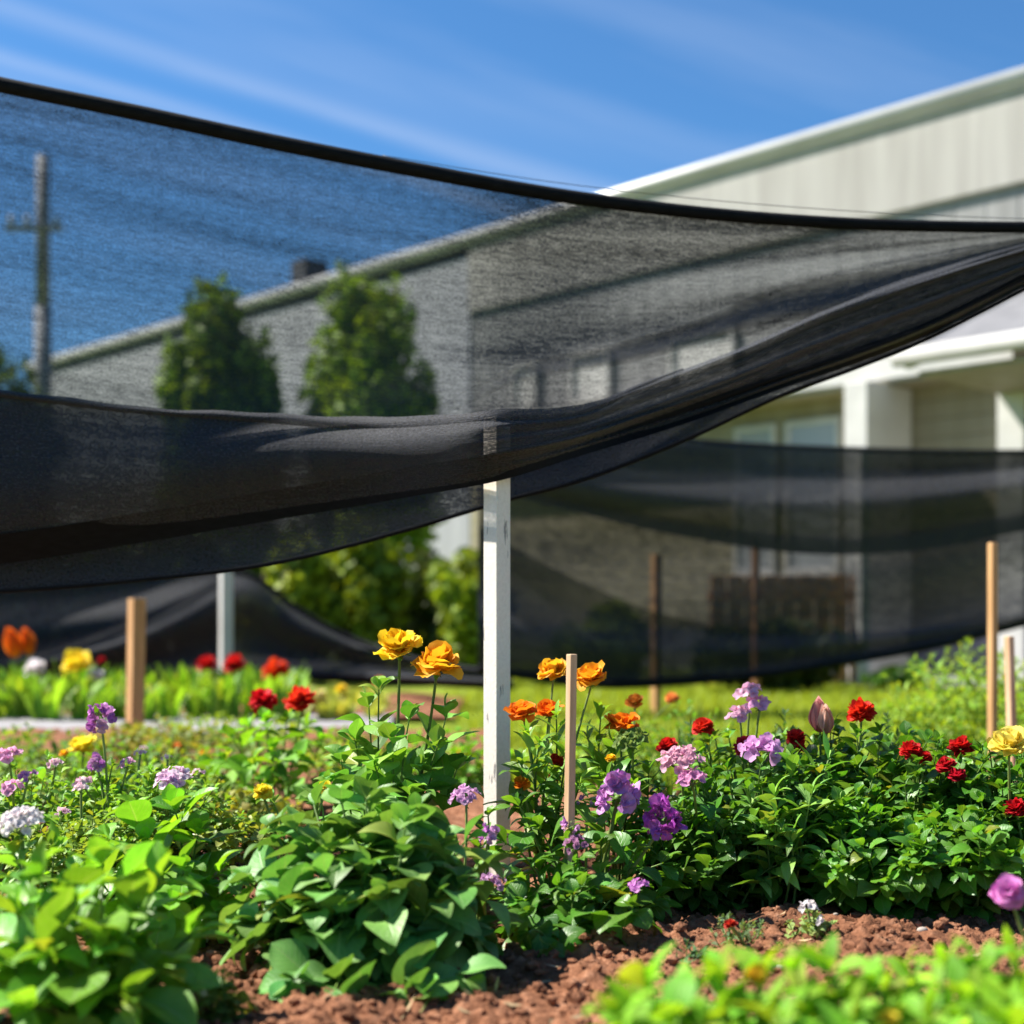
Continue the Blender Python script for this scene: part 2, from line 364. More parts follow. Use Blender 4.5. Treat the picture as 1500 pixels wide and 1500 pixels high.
LIT, lnt = newmat('dry_litter'); lp = principled(lnt, N(lnt, 'VertexColor', layer_name='Col').outputs[0], .9, .1); out(lnt, lp.outputs[0])
tag(mb.build('soil_litter', LIT), label='dry leaf bits, straw and small stones on the soil', kind='stuff')
# grass blades on the lawn
mb = MB(); n = 42000
y = 4.15+9.7*rng.random(n)**1.1; x = (rng.random(n)*.92-.02)*y*.45; x = np.where(y > 6.6, x-.10*y*.45*rng.random(n), x)
hgt = .025+.04*rng.random(n); th = rng.random(n)*6.28; wd = .004+.004*rng.random(n)
bx = np.stack([np.cos(th)*wd, np.sin(th)*wd, 0*x], 1); c = np.stack([x, y, 0*x-.002], 1); tip = c+np.stack([rng.normal(0, .015, n), rng.normal(0, .015, n), hgt], 1)
V = np.stack([c-bx, c+bx, tip], 1).reshape(-1, 3)
g = (.7+.6*rng.random((n, 1)))*np.array([[.27, .38, .035]])+rng.random((n, 1))*np.array([[.06, .03, 0]])
mb.add(V, np.arange(3*n).reshape(n, 3), np.repeat(g, 3, 0))
tag(mb.build('grass', M['tiny_leaf'], smooth=False), label='short mown yellow green lawn grass', kind='stuff')

# ------------------------------------------------------------------ leaves
def leaf_tpl(prof, n=7, m=2, fold=.25, curl=.35, wave=.03, seed=0, twist=0):
    r = np.random.default_rng(seed); t = np.linspace(0, 1, n); s = np.linspace(-1, 1, 2*m+1)
    wdt = np.clip(smooth_curve(prof)(t), .003, 1)
    T, S = np.meshgrid(t, s, indexing='ij'); Wd = wdt[:, None]
    ang = curl*T**1.5
    X = T*(1-.22*ang*T); Zc = -ang*T*.6
    Y = S*Wd*math.cos(fold*.9); Z = Zc+np.abs(S)**1.2*Wd*math.sin(fold)
    ph = r.random()*6.28; Z = Z+wave*np.sin(T*9+ph+S*1.5)*np.abs(S)+wave*.8*np.sin(T*4+ph*2)*S
    Z = Z+twist*S*Wd*T; Y = Y+.06*math.sin(ph)*T**2
    k = 2*m+1; i = (np.arange(n-1)[:, None]*k+np.arange(k-1)[None]).ravel()
    F = np.stack([i, i+1, i+k+1, i+k], 1)[:, ::-1]
    return np.stack([X, Y, Z], -1).reshape(-1, 3), F, np.stack([T, S], -1).reshape(-1, 2)
OV = [(0, .014), (.12, .022), (.22, .13), (.36, .255), (.52, .31), (.68, .29), (.82, .20), (.93, .10), (1, .012)]
ROUND = [(0, .012), (.14, .02), (.2, .18), (.35, .36), (.5, .42), (.68, .39), (.85, .25), (.95, .11), (1, .01)]
LANCE = [(0, .02), (.1, .045), (.3, .12), (.5, .15), (.7, .12), (.88, .055), (1, .004)]
OBL = [(0, .015), (.12, .03), (.3, .15), (.55, .22), (.75, .19), (.9, .1), (1, .008)]
STRAP = [(0, .05), (.3, .062), (.7, .05), (.9, .03), (1, .003)]
def tpls(prof, n=7, m=2, folds=(.1, .5), curls=(.1, .9), wave=.03, k=14, s0=0):
    r = np.random.default_rng(s0+5)
    return [leaf_tpl(prof, n, m, r.uniform(*folds), r.uniform(*curls), wave, s0+i, r.uniform(-.5, .5)) for i in range(k)]
LT = {'ov': tpls(OV, 13, 3, (.05, .45), (.1, .9), .022), 'round': tpls(ROUND, 12, 3, (.05, .4), (.2, 1.0), .028, 14, 50), 'lance': tpls(LANCE, 8, 1, (.15, .5), (0, .9), .012, 14, 90),
      'obl': tpls(OBL, 11, 2, (.1, .5), (.1, .9), .018, 14, 130), 'strap': tpls(STRAP, 8, 1, (.2, .5), (-.1, .7), .006, 14, 170),
      'small': tpls(OV, 7, 1, (.05, .5), (0, .8), .03, 10, 210), 'tiny': tpls(OBL, 3, 1, (.1, .4), (0, .5), .0, 8, 260), 'slance': tpls(LANCE, 5, 1, (.1, .5), (0, .9), .01, 10, 300)}
def frame(x, up):
    x = unit(x); z = up-np.dot(up, x)*x
    if np.linalg.norm(z) < 1e-3: z = np.cross(x, [0.3, 1, 0])
    z = unit(z); y = np.cross(z, x); return np.stack([x, y, z], 0)
def put_leaf(mb, kind, p, d, up, size, col, wscale=1.0):
    v, f, uv = LT[kind][rng.integers(len(LT[kind]))]
    R = frame(d, up)
    c = np.asarray(col)*(1+.20*rng.normal())*np.array([1+.13*rng.normal(), 1, 1+.1*rng.normal()])
    if rng.random() < .035: c = c*.5+np.array([.17, .15, .015])
    mb.add((v*np.array([1, wscale, 1])*size)@R+p, f, np.clip(c, .004, 1), uv)
def bez(p0, p1, p2, n):
    t = np.linspace(0, 1, n)[:, None]; return (1-t)**2*p0+2*t*(1-t)*p1+t*t*p2
UP = np.array([0, 0, 1.0])
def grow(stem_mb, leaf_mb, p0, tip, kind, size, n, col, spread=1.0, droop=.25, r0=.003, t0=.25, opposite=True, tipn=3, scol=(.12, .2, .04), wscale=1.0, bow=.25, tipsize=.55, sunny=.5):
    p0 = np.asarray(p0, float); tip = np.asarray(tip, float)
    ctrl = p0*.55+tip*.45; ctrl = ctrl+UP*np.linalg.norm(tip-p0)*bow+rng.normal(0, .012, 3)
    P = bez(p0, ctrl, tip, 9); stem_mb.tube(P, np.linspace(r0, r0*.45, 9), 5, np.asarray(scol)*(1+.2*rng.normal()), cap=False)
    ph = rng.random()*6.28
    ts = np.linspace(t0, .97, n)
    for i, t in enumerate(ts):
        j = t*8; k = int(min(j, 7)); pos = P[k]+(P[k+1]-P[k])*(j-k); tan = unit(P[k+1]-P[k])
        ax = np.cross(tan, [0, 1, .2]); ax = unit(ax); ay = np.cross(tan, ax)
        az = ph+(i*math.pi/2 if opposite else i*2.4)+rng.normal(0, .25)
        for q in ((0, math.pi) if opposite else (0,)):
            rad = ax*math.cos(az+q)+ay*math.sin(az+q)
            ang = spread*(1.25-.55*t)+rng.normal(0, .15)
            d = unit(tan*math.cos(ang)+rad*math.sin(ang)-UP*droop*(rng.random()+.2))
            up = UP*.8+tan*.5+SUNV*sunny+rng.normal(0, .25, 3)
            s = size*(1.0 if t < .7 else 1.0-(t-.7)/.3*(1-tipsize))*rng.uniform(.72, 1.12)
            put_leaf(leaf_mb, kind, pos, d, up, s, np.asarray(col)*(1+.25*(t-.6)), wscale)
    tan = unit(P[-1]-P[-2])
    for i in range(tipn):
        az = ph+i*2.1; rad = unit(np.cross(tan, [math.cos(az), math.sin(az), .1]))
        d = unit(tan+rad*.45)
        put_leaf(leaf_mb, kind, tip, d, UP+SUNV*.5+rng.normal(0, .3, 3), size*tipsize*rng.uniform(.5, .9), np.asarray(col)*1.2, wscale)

# ------------------------------------------------------------------ flowers
PT = {'wide': [leaf_tpl([(0, .10), (.2, .26), (.45, .46), (.7, .56), (.88, .48), (.97, .32), (1, .2)], 8, 3, .25, c, wv, 400+i) for i, (c, wv) in enumerate([(-.5, .10), (-.2, .12), (.2, .10), (.5, .09), (-.7, .11), (.0, .14)])],
      'round': [leaf_tpl([(0, .1), (.25, .3), (.5, .44), (.75, .42), (.93, .24), (1, .1)], 6, 2, .2, c, .04, 430+i) for i, c in enumerate([-.5, -.2, .2, .5])],
      'narrow': [leaf_tpl([(0, .1), (.4, .2), (.75, .24), (.93, .16), (1, .06)], 5, 1, .25, c, .02, 460+i) for i, c in enumerate([-.4, 0, .4])],
      'tulip': [leaf_tpl([(0, .16), (.3, .36), (.55, .40), (.8, .28), (.95, .1), (1, .02)], 8, 2, .45, c, .02, 490+i) for i, c in enumerate([-1.0, -1.2])]}
def put_petal(mb, kind, p, d, up, size, c0, c1, ws=1.0):
    v, f, uv = PT[kind][rng.integers(len(PT[kind]))]
    R = frame(d, up); t = uv[:, :1]**.55
    c = (np.asarray(c0)*(1-t)+np.asarray(c1)*t)*(1+.10*rng.normal())
    mb.add((v*np.array([1, ws, 1])*size)@R+p, f, np.clip(c, .003, .95), uv)
def basis(axis):
    axis = unit(axis); a = unit(np.cross(axis, [.2, 1, .1])); return axis, a, np.cross(axis, a)
def fl_ruffled(mb, p, axis, S, c0, c1):
    axis, a, b = basis(axis)
    for n, Lr, el in ((7, .54, .12), (7, .54, .5), (7, .50, .85), (6, .44, 1.15), (5, .34, 1.4)):
        ph = rng.random()*6.28
        for i in range(n):
            th = ph+i/n*6.283+rng.normal(0, .12); e = el+rng.normal(0, .1)
            rad = a*math.cos(th)+b*math.sin(th); d = rad*math.cos(e)+axis*math.sin(e)
            mixv = rng.random()*.38
            put_petal(mb, 'wide', p+rad*S*.03, d, axis*math.cos(e)-rad*math.sin(e), S*.9*Lr*rng.uniform(.9, 1.12), np.asarray(c1)*(1-mixv)+np.asarray(c0)*mixv, np.asarray(c0)*(1-mixv*.6)+np.asarray(c1)*mixv*.6, 1.05)
def fl_pompom(mb, p, axis, S, c0, c1, n=70):
    axis, a, b = basis(axis)
    for i in range(n):
        u = (i+.5)/n; e = math.asin(min(1, -0.15+1.15*u)); th = i*2.39996
        rad = a*math.cos(th)+b*math.sin(th); d = rad*math.cos(e)+axis*math.sin(e)
        k = rng.random()
        put_petal(mb, 'narrow' if n > 60 else 'round', p+d*S*.1, d+rng.normal(0, .12, 3), axis*math.cos(e)-rad*math.sin(e)+rng.normal(0, .3, 3), S*.42*rng.uniform(.85, 1.1), c1, np.asarray(c0)*(1-.4*k)+np.asarray(c1)*.4*k, 1.4)
def fl_umbel(mb, p, axis, S, c0, c1, n=22, fs=.30, dome=.62):
    axis, a, b = basis(axis)
    for i in range(n):
        r = math.sqrt((i+.5)/n); th = i*2.39996+rng.normal(0, .2)
        rad = a*math.cos(th)+b*math.sin(th)
        q = p+rad*S*.46*r+axis*S*dome*.5*math.sqrt(max(0, 1-r*r*.95))+rng.normal(0, S*.03, 3)
        ax, aa, bb = basis(axis+rad*r*1.3+rng.normal(0, .25, 3)); ph = rng.random()*6.28; k = rng.random()*.7
        cc = np.asarray(c0)*(1-k)+np.asarray(c1)*k
        for j in range(5):
            t2 = ph+j*1.2566; rr = aa*math.cos(t2)+bb*math.sin(t2)
            put_petal(mb, 'round', q, rr+ax*.45, ax, S*fs*.62*rng.uniform(.85, 1.15), np.asarray(c1)*.8, cc, 1.15)
def fl_pouch(mb, p, axis, S, c0, c1, n=7):
    axis, a, b = basis(axis)
    lst = [(i/n*6.283+.3*rng.normal(), rng.uniform(.22, .34), rng.uniform(-.16, .02)) for i in range(n)]+[(rng.random()*6.28, rng.uniform(.05, .2), rng.uniform(.12, .26)) for i in range(max(1, n-3))]
    for th, r, hh in lst:
        o = unit(a*math.cos(th)+b*math.sin(th)+axis*(.1+hh)); q = p+(o-axis*np.dot(o, axis))*S*r*1.15+axis*S*hh*1.2
        up = unit(axis-o*np.dot(axis, o)+rng.normal(0, .25, 3)); sd = np.cross(o, up); k = rng.random()
        cc = np.asarray(c0)*(1-k)+np.asarray(c1)*k
        for d, u, s_ in ((up*.85+o*.25, o, .33), (up*.5+sd*.7+o*.2, o-sd*.3, .29), (up*.5-sd*.7+o*.2, o+sd*.3, .29), (sd*.75+o*.55-up*.2, up-sd*.7, .24), (-sd*.75+o*.55-up*.2, up+sd*.7, .24), (-up*.75+o*.45, up*.5+o, .30), (o+up*.2, up, .22)):
            put_petal(mb, 'wide', q-o*S*.06, d+rng.normal(0, .12, 3), u, S*s_*.82*rng.uniform(.85, 1.15), np.clip(cc*1.15+.05, 0, .95), cc*.72, 1.0)
    for j in range(9):
        th = rng.random()*6.28; rr = rng.random()*.2
        put_petal(mb, 'narrow', p+(a*math.cos(th)+b*math.sin(th))*S*rr+axis*S*.1, axis+rng.normal(0, .4, 3), a, S*.14, (.45, .38, .30), (.2, .28, .08))
def fl_tulip(mb, p, axis, S, c0, c1):
    axis, a, b = basis(axis)
    for w_, (n, e) in enumerate(((3, 1.28), (3, 1.16))):
        for i in range(n):
            th = i*2.094+w_*1.047; rad = a*math.cos(th)+b*math.sin(th); d = rad*math.cos(e)+axis*math.sin(e)
            put_petal(mb, 'tulip', p+rad*S*.20, d, -rad, S*rng.uniform(.95, 1.05), c1, c0, 1.1)
IV2, IF2 = ico(3)
YEL, ORA, DOR = (.95, .70, .025), (.92, .36, .012), (.86, .17, .008)
RED, DRED, PUR, LIL, PNK, WHT = (.70, .018, .012), (.40, .008, .015), (.66, .17, .66), (.84, .46, .74), (.88, .42, .58), (.90, .84, .83)
LEMON = (.90, .76, .05)
FL = {'ruffled': fl_ruffled, 'pompom': fl_pompom, 'umbel': fl_umbel, 'pouch': fl_pouch, 'tulip': fl_tulip}
def flower(root, base, kind, px, py, d, spx, c0, c1, axis=(-.15, -.35, 1), r=.0022, label=None, bow=.15, stalk=True, **kw):
    S = spx/FPX*d; p = W(px, py, d); axis = unit(axis)
    top = p-axis*S*(.12 if kind != 'tulip' else .45)
    if kind == 'tulip': p = top
    if stalk:
        sm = MB(); P = bez(np.asarray(base, float), (np.asarray(base)*.4+top*.6)+UP*bow*np.linalg.norm(top-base)*.6+rng.normal(0, .008, 3), top, 10)
        sm.tube(P, np.linspace(r*1.35, r, 10), 6, np.array([.20, .27, .07])*(1+.15*rng.normal()), cap=False)
        sm.build('flower_stalk', M['stem'], root)
    mb = MB(); FL[kind](mb, p, axis, S, c0, c1, **kw)
    o = mb.build('flower', M['petal_thick' if kind == 'pouch' else 'petal'], root)
    if label: o['label'] = label
    cm = MB()   # green calyx under the bloom
    for i in range(6):
        th = i*1.047; ax, a, b = basis(axis); put_leaf(cm, 'slance', top-ax*S*.03, unit((a*math.cos(th)+b*math.sin(th))*.9+ax*.6), ax, S*.30, (.10, .20, .03))
    cm.tube([top-axis*S*.10, top, top+axis*S*.06], [r, S*.075, S*.06], 8, (.12, .22, .04))
    cm.build('calyx', M['stem'], o)
    return o
def dome_tips(base, R, h, n, flat=.55, jit=.03, hz=None):
    o = []
    for i in range(n):
        r = R*math.sqrt((i+.6)/n); th = i*2.39996+rng.normal(0, .2)
        z = h*(1-flat*(r/R)**2)*rng.uniform(.86, 1.08)
        o.append(np.array([base[0]+r*math.cos(th)+rng.normal(0, jit), base[1]+r*math.sin(th)*.85+rng.normal(0, jit), z]))
    return o
def plant(name, label, cat, px, d, tips, kind, size, n, col, mat='leaf', group=None, flowers=(), base_r=.03, **kw):
    base = G(px, d, .03); root = thing(name, label, cat, G(px, d, .02), group)
    sm, lm = MB(), MB()
    if isinstance(tips, dict): tips = dome_tips(base, **tips)
    for t in tips:
        t = np.asarray(t, float); b0 = base+np.array([np.clip((t[0]-base[0])*.3, -base_r*3, base_r*3), np.clip((t[1]-base[1])*.3, -base_r*3, base_r*3), -.012])+np.append(rng.normal(0, base_r*.4, 2), 0)
        grow(sm, lm, b0, t, kind, size, n, col, **kw)
    sm.build('stem', M['stem'], root); lm.build('foliage', M[mat], root)
    for f in flowers:
        f = dict(f); flower(root, base+np.append(rng.normal(0, .012, 2), 0), **f)
    return root
def fdict(kind, px, py, d, spx, c0, c1, **k): return dict(kind=kind, px=px, py=py, d=d, spx=spx, c0=c0, c1=c1, **k)
GR = (.115, .27, .018); BR = (.16, .385, .020); DG = (.070, .20, .015); PALE = (.135, .285, .060); YG = (.25, .40, .025)


# ------------------------------------------------------------------ building behind
A0 = np.array([4.32, 12.0]); RV = np.array([.682, -.731]); NV = np.array([-.731, -.682])
def FPt(s, n, z):
    q = A0+RV*s+NV*n; return np.array([q[0], q[1], z])
def fbox(mb, s0, s1, n0, n1, z0, z1):
    mb.hexa([FPt(s, n, z) for z in (z0, z1) for n in (n1, n0) for s in (s0, s1)])
bl = thing('garden_building', 'long off white flat roofed building with a lean to porch, behind the nets', 'building', FPt(-5, 0, 0))
def fpart(name, boxes, mat, parent=bl, bevel=.008):
    m_ = MB()
    for b_ in boxes: fbox(m_, *b_)
    return m_.build(name, mat, parent, smooth=False, bevel=bevel)
fpart('wall', [(-19.2, -7.08, -7, 0, 0, 4.9)], M['pale_wall'])
fpart('wall', [(-7.08, 7, -7, -.02, 2.86, 4.2)], M['grey_wall'])
fpart('wall', [(-7.08, 7, -7, -.01, .42, 2.858)], M['olive_siding'])
fpart('plinth', [(-7.06, 7, -7, .06, -.02, .42)], M['concrete'])
fpart('parapet', [(-7.08, 7, -7, .03, 4.202, 5.02)], M['white_siding'])
rf = fpart('roof', [(-19.25, 7.05, -7, .04, 5.022, 5.06)], M['roof_grey'])
cm = MB()   # rounded cornice along the roof edge
cm.tube([FPt(-19.3, .02, 5.09), FPt(7.1, .02, 5.09)], .08, 12); fbox(cm, -19.3, 7.1, .032, .045, 4.98, 5.02)
cm.build('cornice', M['gutter'], bl)
fpart('eave', [(-7.08, .12, -.05, .42, 2.62, 2.80)], M['trim'])
sm_ = MB(); fbox(sm_, -7.0, .10, .0, .40, 2.585, 2.618); sm_.build('soffit', M['olive_siding'], bl, smooth=False)
# porch: pitched sheet roof, barge board, gutter, soffit
pr = MB(); pr.hexa([FPt(s, n, z) for dz in (0, .05) for n, z in ((1.92, 2.50+dz), (-.02, 3.29+dz)) for s in (.14, 7)]); pr.build('porch_roof', M['roof_grey'], bl, smooth=False)
vb = MB(); vb.hexa([FPt(s, n, z) for dz in (-.12, .08) for n, z in ((1.96, 2.50+dz), (-.02, 3.30+dz)) for s in (.06, .138)]); vb.build('barge_board', M['trim'], bl, smooth=False, bevel=.01)
gt = MB(); gt.tube([FPt(.0, 1.99, 2.47), FPt(7, 1.99, 2.47)], .068, 10); gt.build('gutter', M['gutter'], bl)
fpart('porch_ceiling', [(.14, 7, 0, 1.90, 2.33, 2.37)], M['olive_siding'])
for s0 in (-1.30, .14, 1.7, 3.2): fpart('pier', [(s0, s0+.235, 0, .72, -.01, 2.58 if s0 < 0 else 2.325)], M['trim'])
for s0, s1 in ((-3.06, -2.56), (-2.44, -1.82), (.55, 1.45)):
    f_ = fpart('window', [(s0, s0+.05, -.01, .03, .95, 2.42), (s1-.05, s1, -.01, .03, .95, 2.42), (s0+.05, s1-.05, -.01, .03, 2.37, 2.42), (s0+.05, s1-.05, -.01, .03, .95, 1.0), (s0-.03, s1+.03, 0, .07, .90, .949)], M['trim'])
    fpart('pane', [(s0+.05, s1-.05, -.005, .006, 1.0, 2.37)], M['glass'], f_, 0)
for s0, s1 in ((-3.9, -3.05), (-5.35, -4.75), (-6.3, -5.9)):
    f_ = fpart('window', [(s0, s1, -.01, .05, 2.90, 2.95), (s0, s1, -.01, .05, 3.40, 3.45), (s0, s0+.05, -.01, .05, 2.95, 3.40), (s1-.05, s1, -.01, .05, 2.95, 3.40)], M['trim'])
    fpart('pane', [(s0+.05, s1-.05, -.005, .01, 2.95, 3.40)], M['trim'], f_, 0)  # opaque white panes; their colour stands in for bright lit spots
fpart('flue', [(-11.62, -11.25, -.9, -.5, 5.06, 5.72)], M['metal_dark'])
# flat concrete path strip at the foot of the building
mb = MB(); mb.hexa([FPt(s, n, z) for z in (-.01, .035) for n in (2.0, .065) for s in (-1.9, 7)]); tag(mb.build('path', M['concrete'], smooth=False), kind='structure')

# utility pole
up = thing('utility_pole', 'tall grey utility pole with a short crossarm, seen through the left of the net', 'utility pole', G(63, 22))
mb = MB(); b0 = G(63, 22, -.1); mb.tube([b0, b0+UP*3.8, b0+UP*5.4], [.15, .135, .13], 12); mb.tube([b0+UP*5.4, b0+UP*7.75], [.115, .10], 12); mb.build('pole', M['pole'], up)
mb = MB(); c = b0+UP*6.6; mb.box(c+np.array([-.1, -.12, 0]), (.9, .09, .09)); mb.build('crossarm', M['pole'], up, smooth=False, bevel=.01)
for dx in (-.45, -.2, .25):
    mb = MB(); mb.tube([c+np.array([dx, -.12, .05]), c+np.array([dx, -.12, .12]), c+np.array([dx, -.12, .2])], [.03, .05, .02], 8); mb.build('insulator', M['gutter'], up)

# ------------------------------------------------------------------ far trees, shrubs, hedges
def clumps(mb, c, rad, n, size, col, k=26, rough=.38, yel=.3, shape=None, seed=0):
    r = np.random.default_rng(seed); c = np.asarray(c, float); rad = np.asarray(rad, float)
    cen = []
    for _ in range(k):
        d = unit(r.normal(size=3)); q = d*(r.random()**.45)*.86
        if shape: q[:2] *= shape(q[2])
        cen.append((q, r.uniform(.6, 1.3)*rough, r.uniform(.7, 1.35)))
    per = n//k; V = []; Cc = []
    for q, rr, br in cen:
        d = r.normal(size=(per, 3)); d /= np.linalg.norm(d, axis=1, keepdims=True)
        p = q+d*(r.random((per, 1))**.4)*rr; p = p*rad+c
        a = r.normal(size=(per, 3)); a /= np.linalg.norm(a, axis=1, keepdims=True)
        b = np.cross(a, r.normal(size=(per, 3))); b /= np.maximum(np.linalg.norm(b, axis=1, keepdims=True), 1e-6)
        s = size*r.uniform(.6, 1.3, (per, 1))
        V.append(np.stack([p-a*s, p+b*s*.45, p+a*s, p-b*s*.45], 1).reshape(-1, 3))
        cc = np.asarray(col)*br*(1+.25*r.normal(size=(per, 1)))+np.array([.05, .03, 0])*yel*r.random((per, 1))
        Cc.append(np.repeat(np.clip(cc, .005, 1), 4, 0))
    V = np.concatenate(V); V[:, 2] = np.maximum(V[:, 2], .01); m_ = len(V)//4
    mb.add(V, np.arange(4*m_).reshape(m_, 4), np.concatenate(Cc))
def tree(name, label, cat, px, d, ztop, zbot, rw, col, n=5200, size=.085, shape=None, seed=0, group=None, k=40):
    base = G(px, d); root = thing(name, label, cat, base, group)
    tm = MB(); tm.tube([base-UP*.05, base+UP*(zbot+.3), base+np.array([.03, .02, ztop*.8])], [.09, .075, .02], 8)
    for i in range(7):
        z = zbot+(ztop-zbot)*(.1+.1*i); th = i*2.4
        tm.tube([base+UP*z, base+np.array([math.cos(th)*rw*.4, math.sin(th)*rw*.4, z+.3]), base+np.array([math.cos(th)*rw*.75, math.sin(th)*rw*.75, z+.5])], [.03, .02, .008], 5)
    tm.build('trunk', M['bark'], root)
    cm_ = MB(); clumps(cm_, base+UP*(zbot+ztop)/2, (rw, rw, (ztop-zbot)/2), n, size, col, k, .30, .4, shape, seed); cm_.build('crown', M['tree_leaf'], root)
    return root
tree('columnar_tree', 'narrow columnar tree with a pointed top in front of the pale wall', 'tree', 320, 14, 3.98, .3, .62, (.155, .27, .016), n=14000, k=80, shape=lambda z: 1.05-.55*max(0, z)**1.6, seed=3)
tree('columnar_tree', 'broader columnar tree with a rounded top, right of the pointed one', 'tree', 540, 14, 4.05, .3, .68, (.16, .28, .016), k=80, shape=lambda z: 1.05-.38*max(0, z)**2, seed=4, n=16000)
tree('leafy_tree', 'round green tree cut off by the left edge, beyond the utility pole', 'tree', -35, 17, 3.9, .6, 1.0, (.115, .20, .02), n=9000, seed=6)
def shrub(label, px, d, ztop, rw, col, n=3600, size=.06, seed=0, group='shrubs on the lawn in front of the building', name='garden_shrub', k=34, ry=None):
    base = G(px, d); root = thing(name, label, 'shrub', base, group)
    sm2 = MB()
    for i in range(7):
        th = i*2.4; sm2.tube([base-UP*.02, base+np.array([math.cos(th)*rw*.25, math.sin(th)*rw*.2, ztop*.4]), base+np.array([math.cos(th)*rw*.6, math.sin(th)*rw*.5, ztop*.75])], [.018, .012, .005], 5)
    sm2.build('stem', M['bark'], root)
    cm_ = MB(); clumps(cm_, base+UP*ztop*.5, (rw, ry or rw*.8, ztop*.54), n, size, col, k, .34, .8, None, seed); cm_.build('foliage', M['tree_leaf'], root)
shrub('bright yellow green shrub just right of the thin white far post, under the net', 415, 11.2, 1.18, .42, (.20, .28, .022), seed=11)
shrub('mid green shrub in the middle of the row under the net', 520, 11.6, 1.30, .46, (.15, .23, .02), seed=12)
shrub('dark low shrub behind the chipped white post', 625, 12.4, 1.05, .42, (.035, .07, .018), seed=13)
shrub('light green shrub touching the left side of the chipped white post', 690, 11.0, 1.05, .36, (.18, .27, .024), seed=14)
shrub('green shrub glimpsed through the far net right of the chipped white post', 885, 10.6, .62, .40, (.20, .30, .024), seed=15)
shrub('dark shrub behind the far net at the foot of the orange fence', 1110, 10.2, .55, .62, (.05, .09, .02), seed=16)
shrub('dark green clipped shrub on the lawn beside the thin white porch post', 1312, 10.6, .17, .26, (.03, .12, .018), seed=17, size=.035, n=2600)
shrub('tall mid green shrub between the two columnar trees', 428, 14.8, 1.9, .5, (.055, .11, .018), seed=18)
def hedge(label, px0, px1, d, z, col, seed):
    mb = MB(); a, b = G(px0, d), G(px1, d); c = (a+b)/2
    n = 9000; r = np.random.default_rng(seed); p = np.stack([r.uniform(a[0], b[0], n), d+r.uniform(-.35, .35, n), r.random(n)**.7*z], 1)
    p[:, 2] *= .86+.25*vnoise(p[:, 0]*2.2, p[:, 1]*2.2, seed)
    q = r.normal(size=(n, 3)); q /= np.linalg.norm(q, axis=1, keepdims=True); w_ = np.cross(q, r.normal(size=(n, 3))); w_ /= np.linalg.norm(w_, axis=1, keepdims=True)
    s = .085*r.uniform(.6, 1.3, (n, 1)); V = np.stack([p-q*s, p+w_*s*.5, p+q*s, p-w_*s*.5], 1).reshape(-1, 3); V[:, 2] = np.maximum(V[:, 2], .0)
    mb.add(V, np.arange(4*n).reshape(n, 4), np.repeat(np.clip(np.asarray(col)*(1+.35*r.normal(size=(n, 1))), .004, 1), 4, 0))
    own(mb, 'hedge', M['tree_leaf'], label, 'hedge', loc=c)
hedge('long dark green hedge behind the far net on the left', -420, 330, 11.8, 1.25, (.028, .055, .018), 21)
# orange board fence by the building
fr = thing('board_fence', 'low orange brown board fence seen through the far net, right of centre', 'fence', G(1145, 11.0))
for i in range(9):
    mb = MB(); mb.box(G(1052+i*25.5, 11.0, .43), (.118, .025, .86+.012*math.sin(i*3))); mb.build('board', M['orange_wood'], fr, smooth=False, bevel=.004)
for z in (.25, .70):
    mb = MB(); mb.box(G(1152, 11.04, z), (1.22, .04, .07)); mb.build('rail', M['dark_wood'], fr, smooth=False)

# ------------------------------------------------------------------ posts and stakes
def stick(name, label, cat, px, d, ytop, wpx, mat, rz=.6, lean=(0, 0), group=None, depth=None, pointed=False, zb=-.03, bevel=.0025):
    wid = wpx/FPX*d/(math.cos(rz)+math.sin(rz)*(depth or 1)); dp = wid*(depth or 1)
    b = G(px, d, zb); t = W(px, ytop, d)+np.array([lean[0], lean[1], 0])
    mb = MB(); V = []
    R = np.array([[math.cos(rz), math.sin(rz), 0], [-math.sin(rz), math.cos(rz), 0], [0, 0, 1]])
    lv = [b, b*.75+t*.25, b*.5+t*.5, b*.25+t*.75, t]
    for q in lv:
        for sx, sy in ((-1, -1), (1, -1), (1, 1), (-1, 1)): V.append(np.array([sx*wid/2, sy*dp/2, 0])@R+q)
    F = [[i*4+j, i*4+(j+1) % 4, (i+1)*4+(j+1) % 4, (i+1)*4+j] for i in range(4) for j in range(4)]+[[3, 2, 1, 0], [16, 17, 18, 19]]
    mb.add(V, F)
    return own(mb, name, mat, label, cat, group, loc=G(px, d, 0), smooth=False, bevel=bevel)
stick('net_post', 'square white post with chipped paint standing among the flowers under the near net', 'post', 728, 2.81, 612, 40, M['post'], .78, bevel=.0018)
stick('net_post', 'thin white post at the peak of the far left net', 'post', 331, 8.6, 838, 22, M['trim'], .5)
stick('net_post', 'slim white post standing on the lawn behind the far right net', 'post', 1263, 10.9, 655, 19, M['trim'], .4)
stick('wooden_stake', 'thick square wooden stake at the edge of the grey path, left of the flowers', 'stake', 197, 5.9, 877, 28, M['wood'], .70, (.01, 0), 'wooden garden stakes')
stick('wooden_stake', 'thin pale stake among the orange flowers just right of the chipped white post', 'stake', 831, 2.37, 958, 16.5, M['pale_wood'], .6, (.007, -.01), 'wooden garden stakes', bevel=.0015)
stick('wooden_stake', 'brown stake half hidden behind the far net in the middle of the lawn', 'stake', 961, 7.95, 812, 17, M['wood'], .6, (0, 0), 'wooden garden stakes')
stick('wooden_stake', 'tall orange brown stake in front of the right end of the far net', 'stake', 1454, 4.35, 795, 15, M['wood'], .5, (0, 0), 'wooden garden stakes')
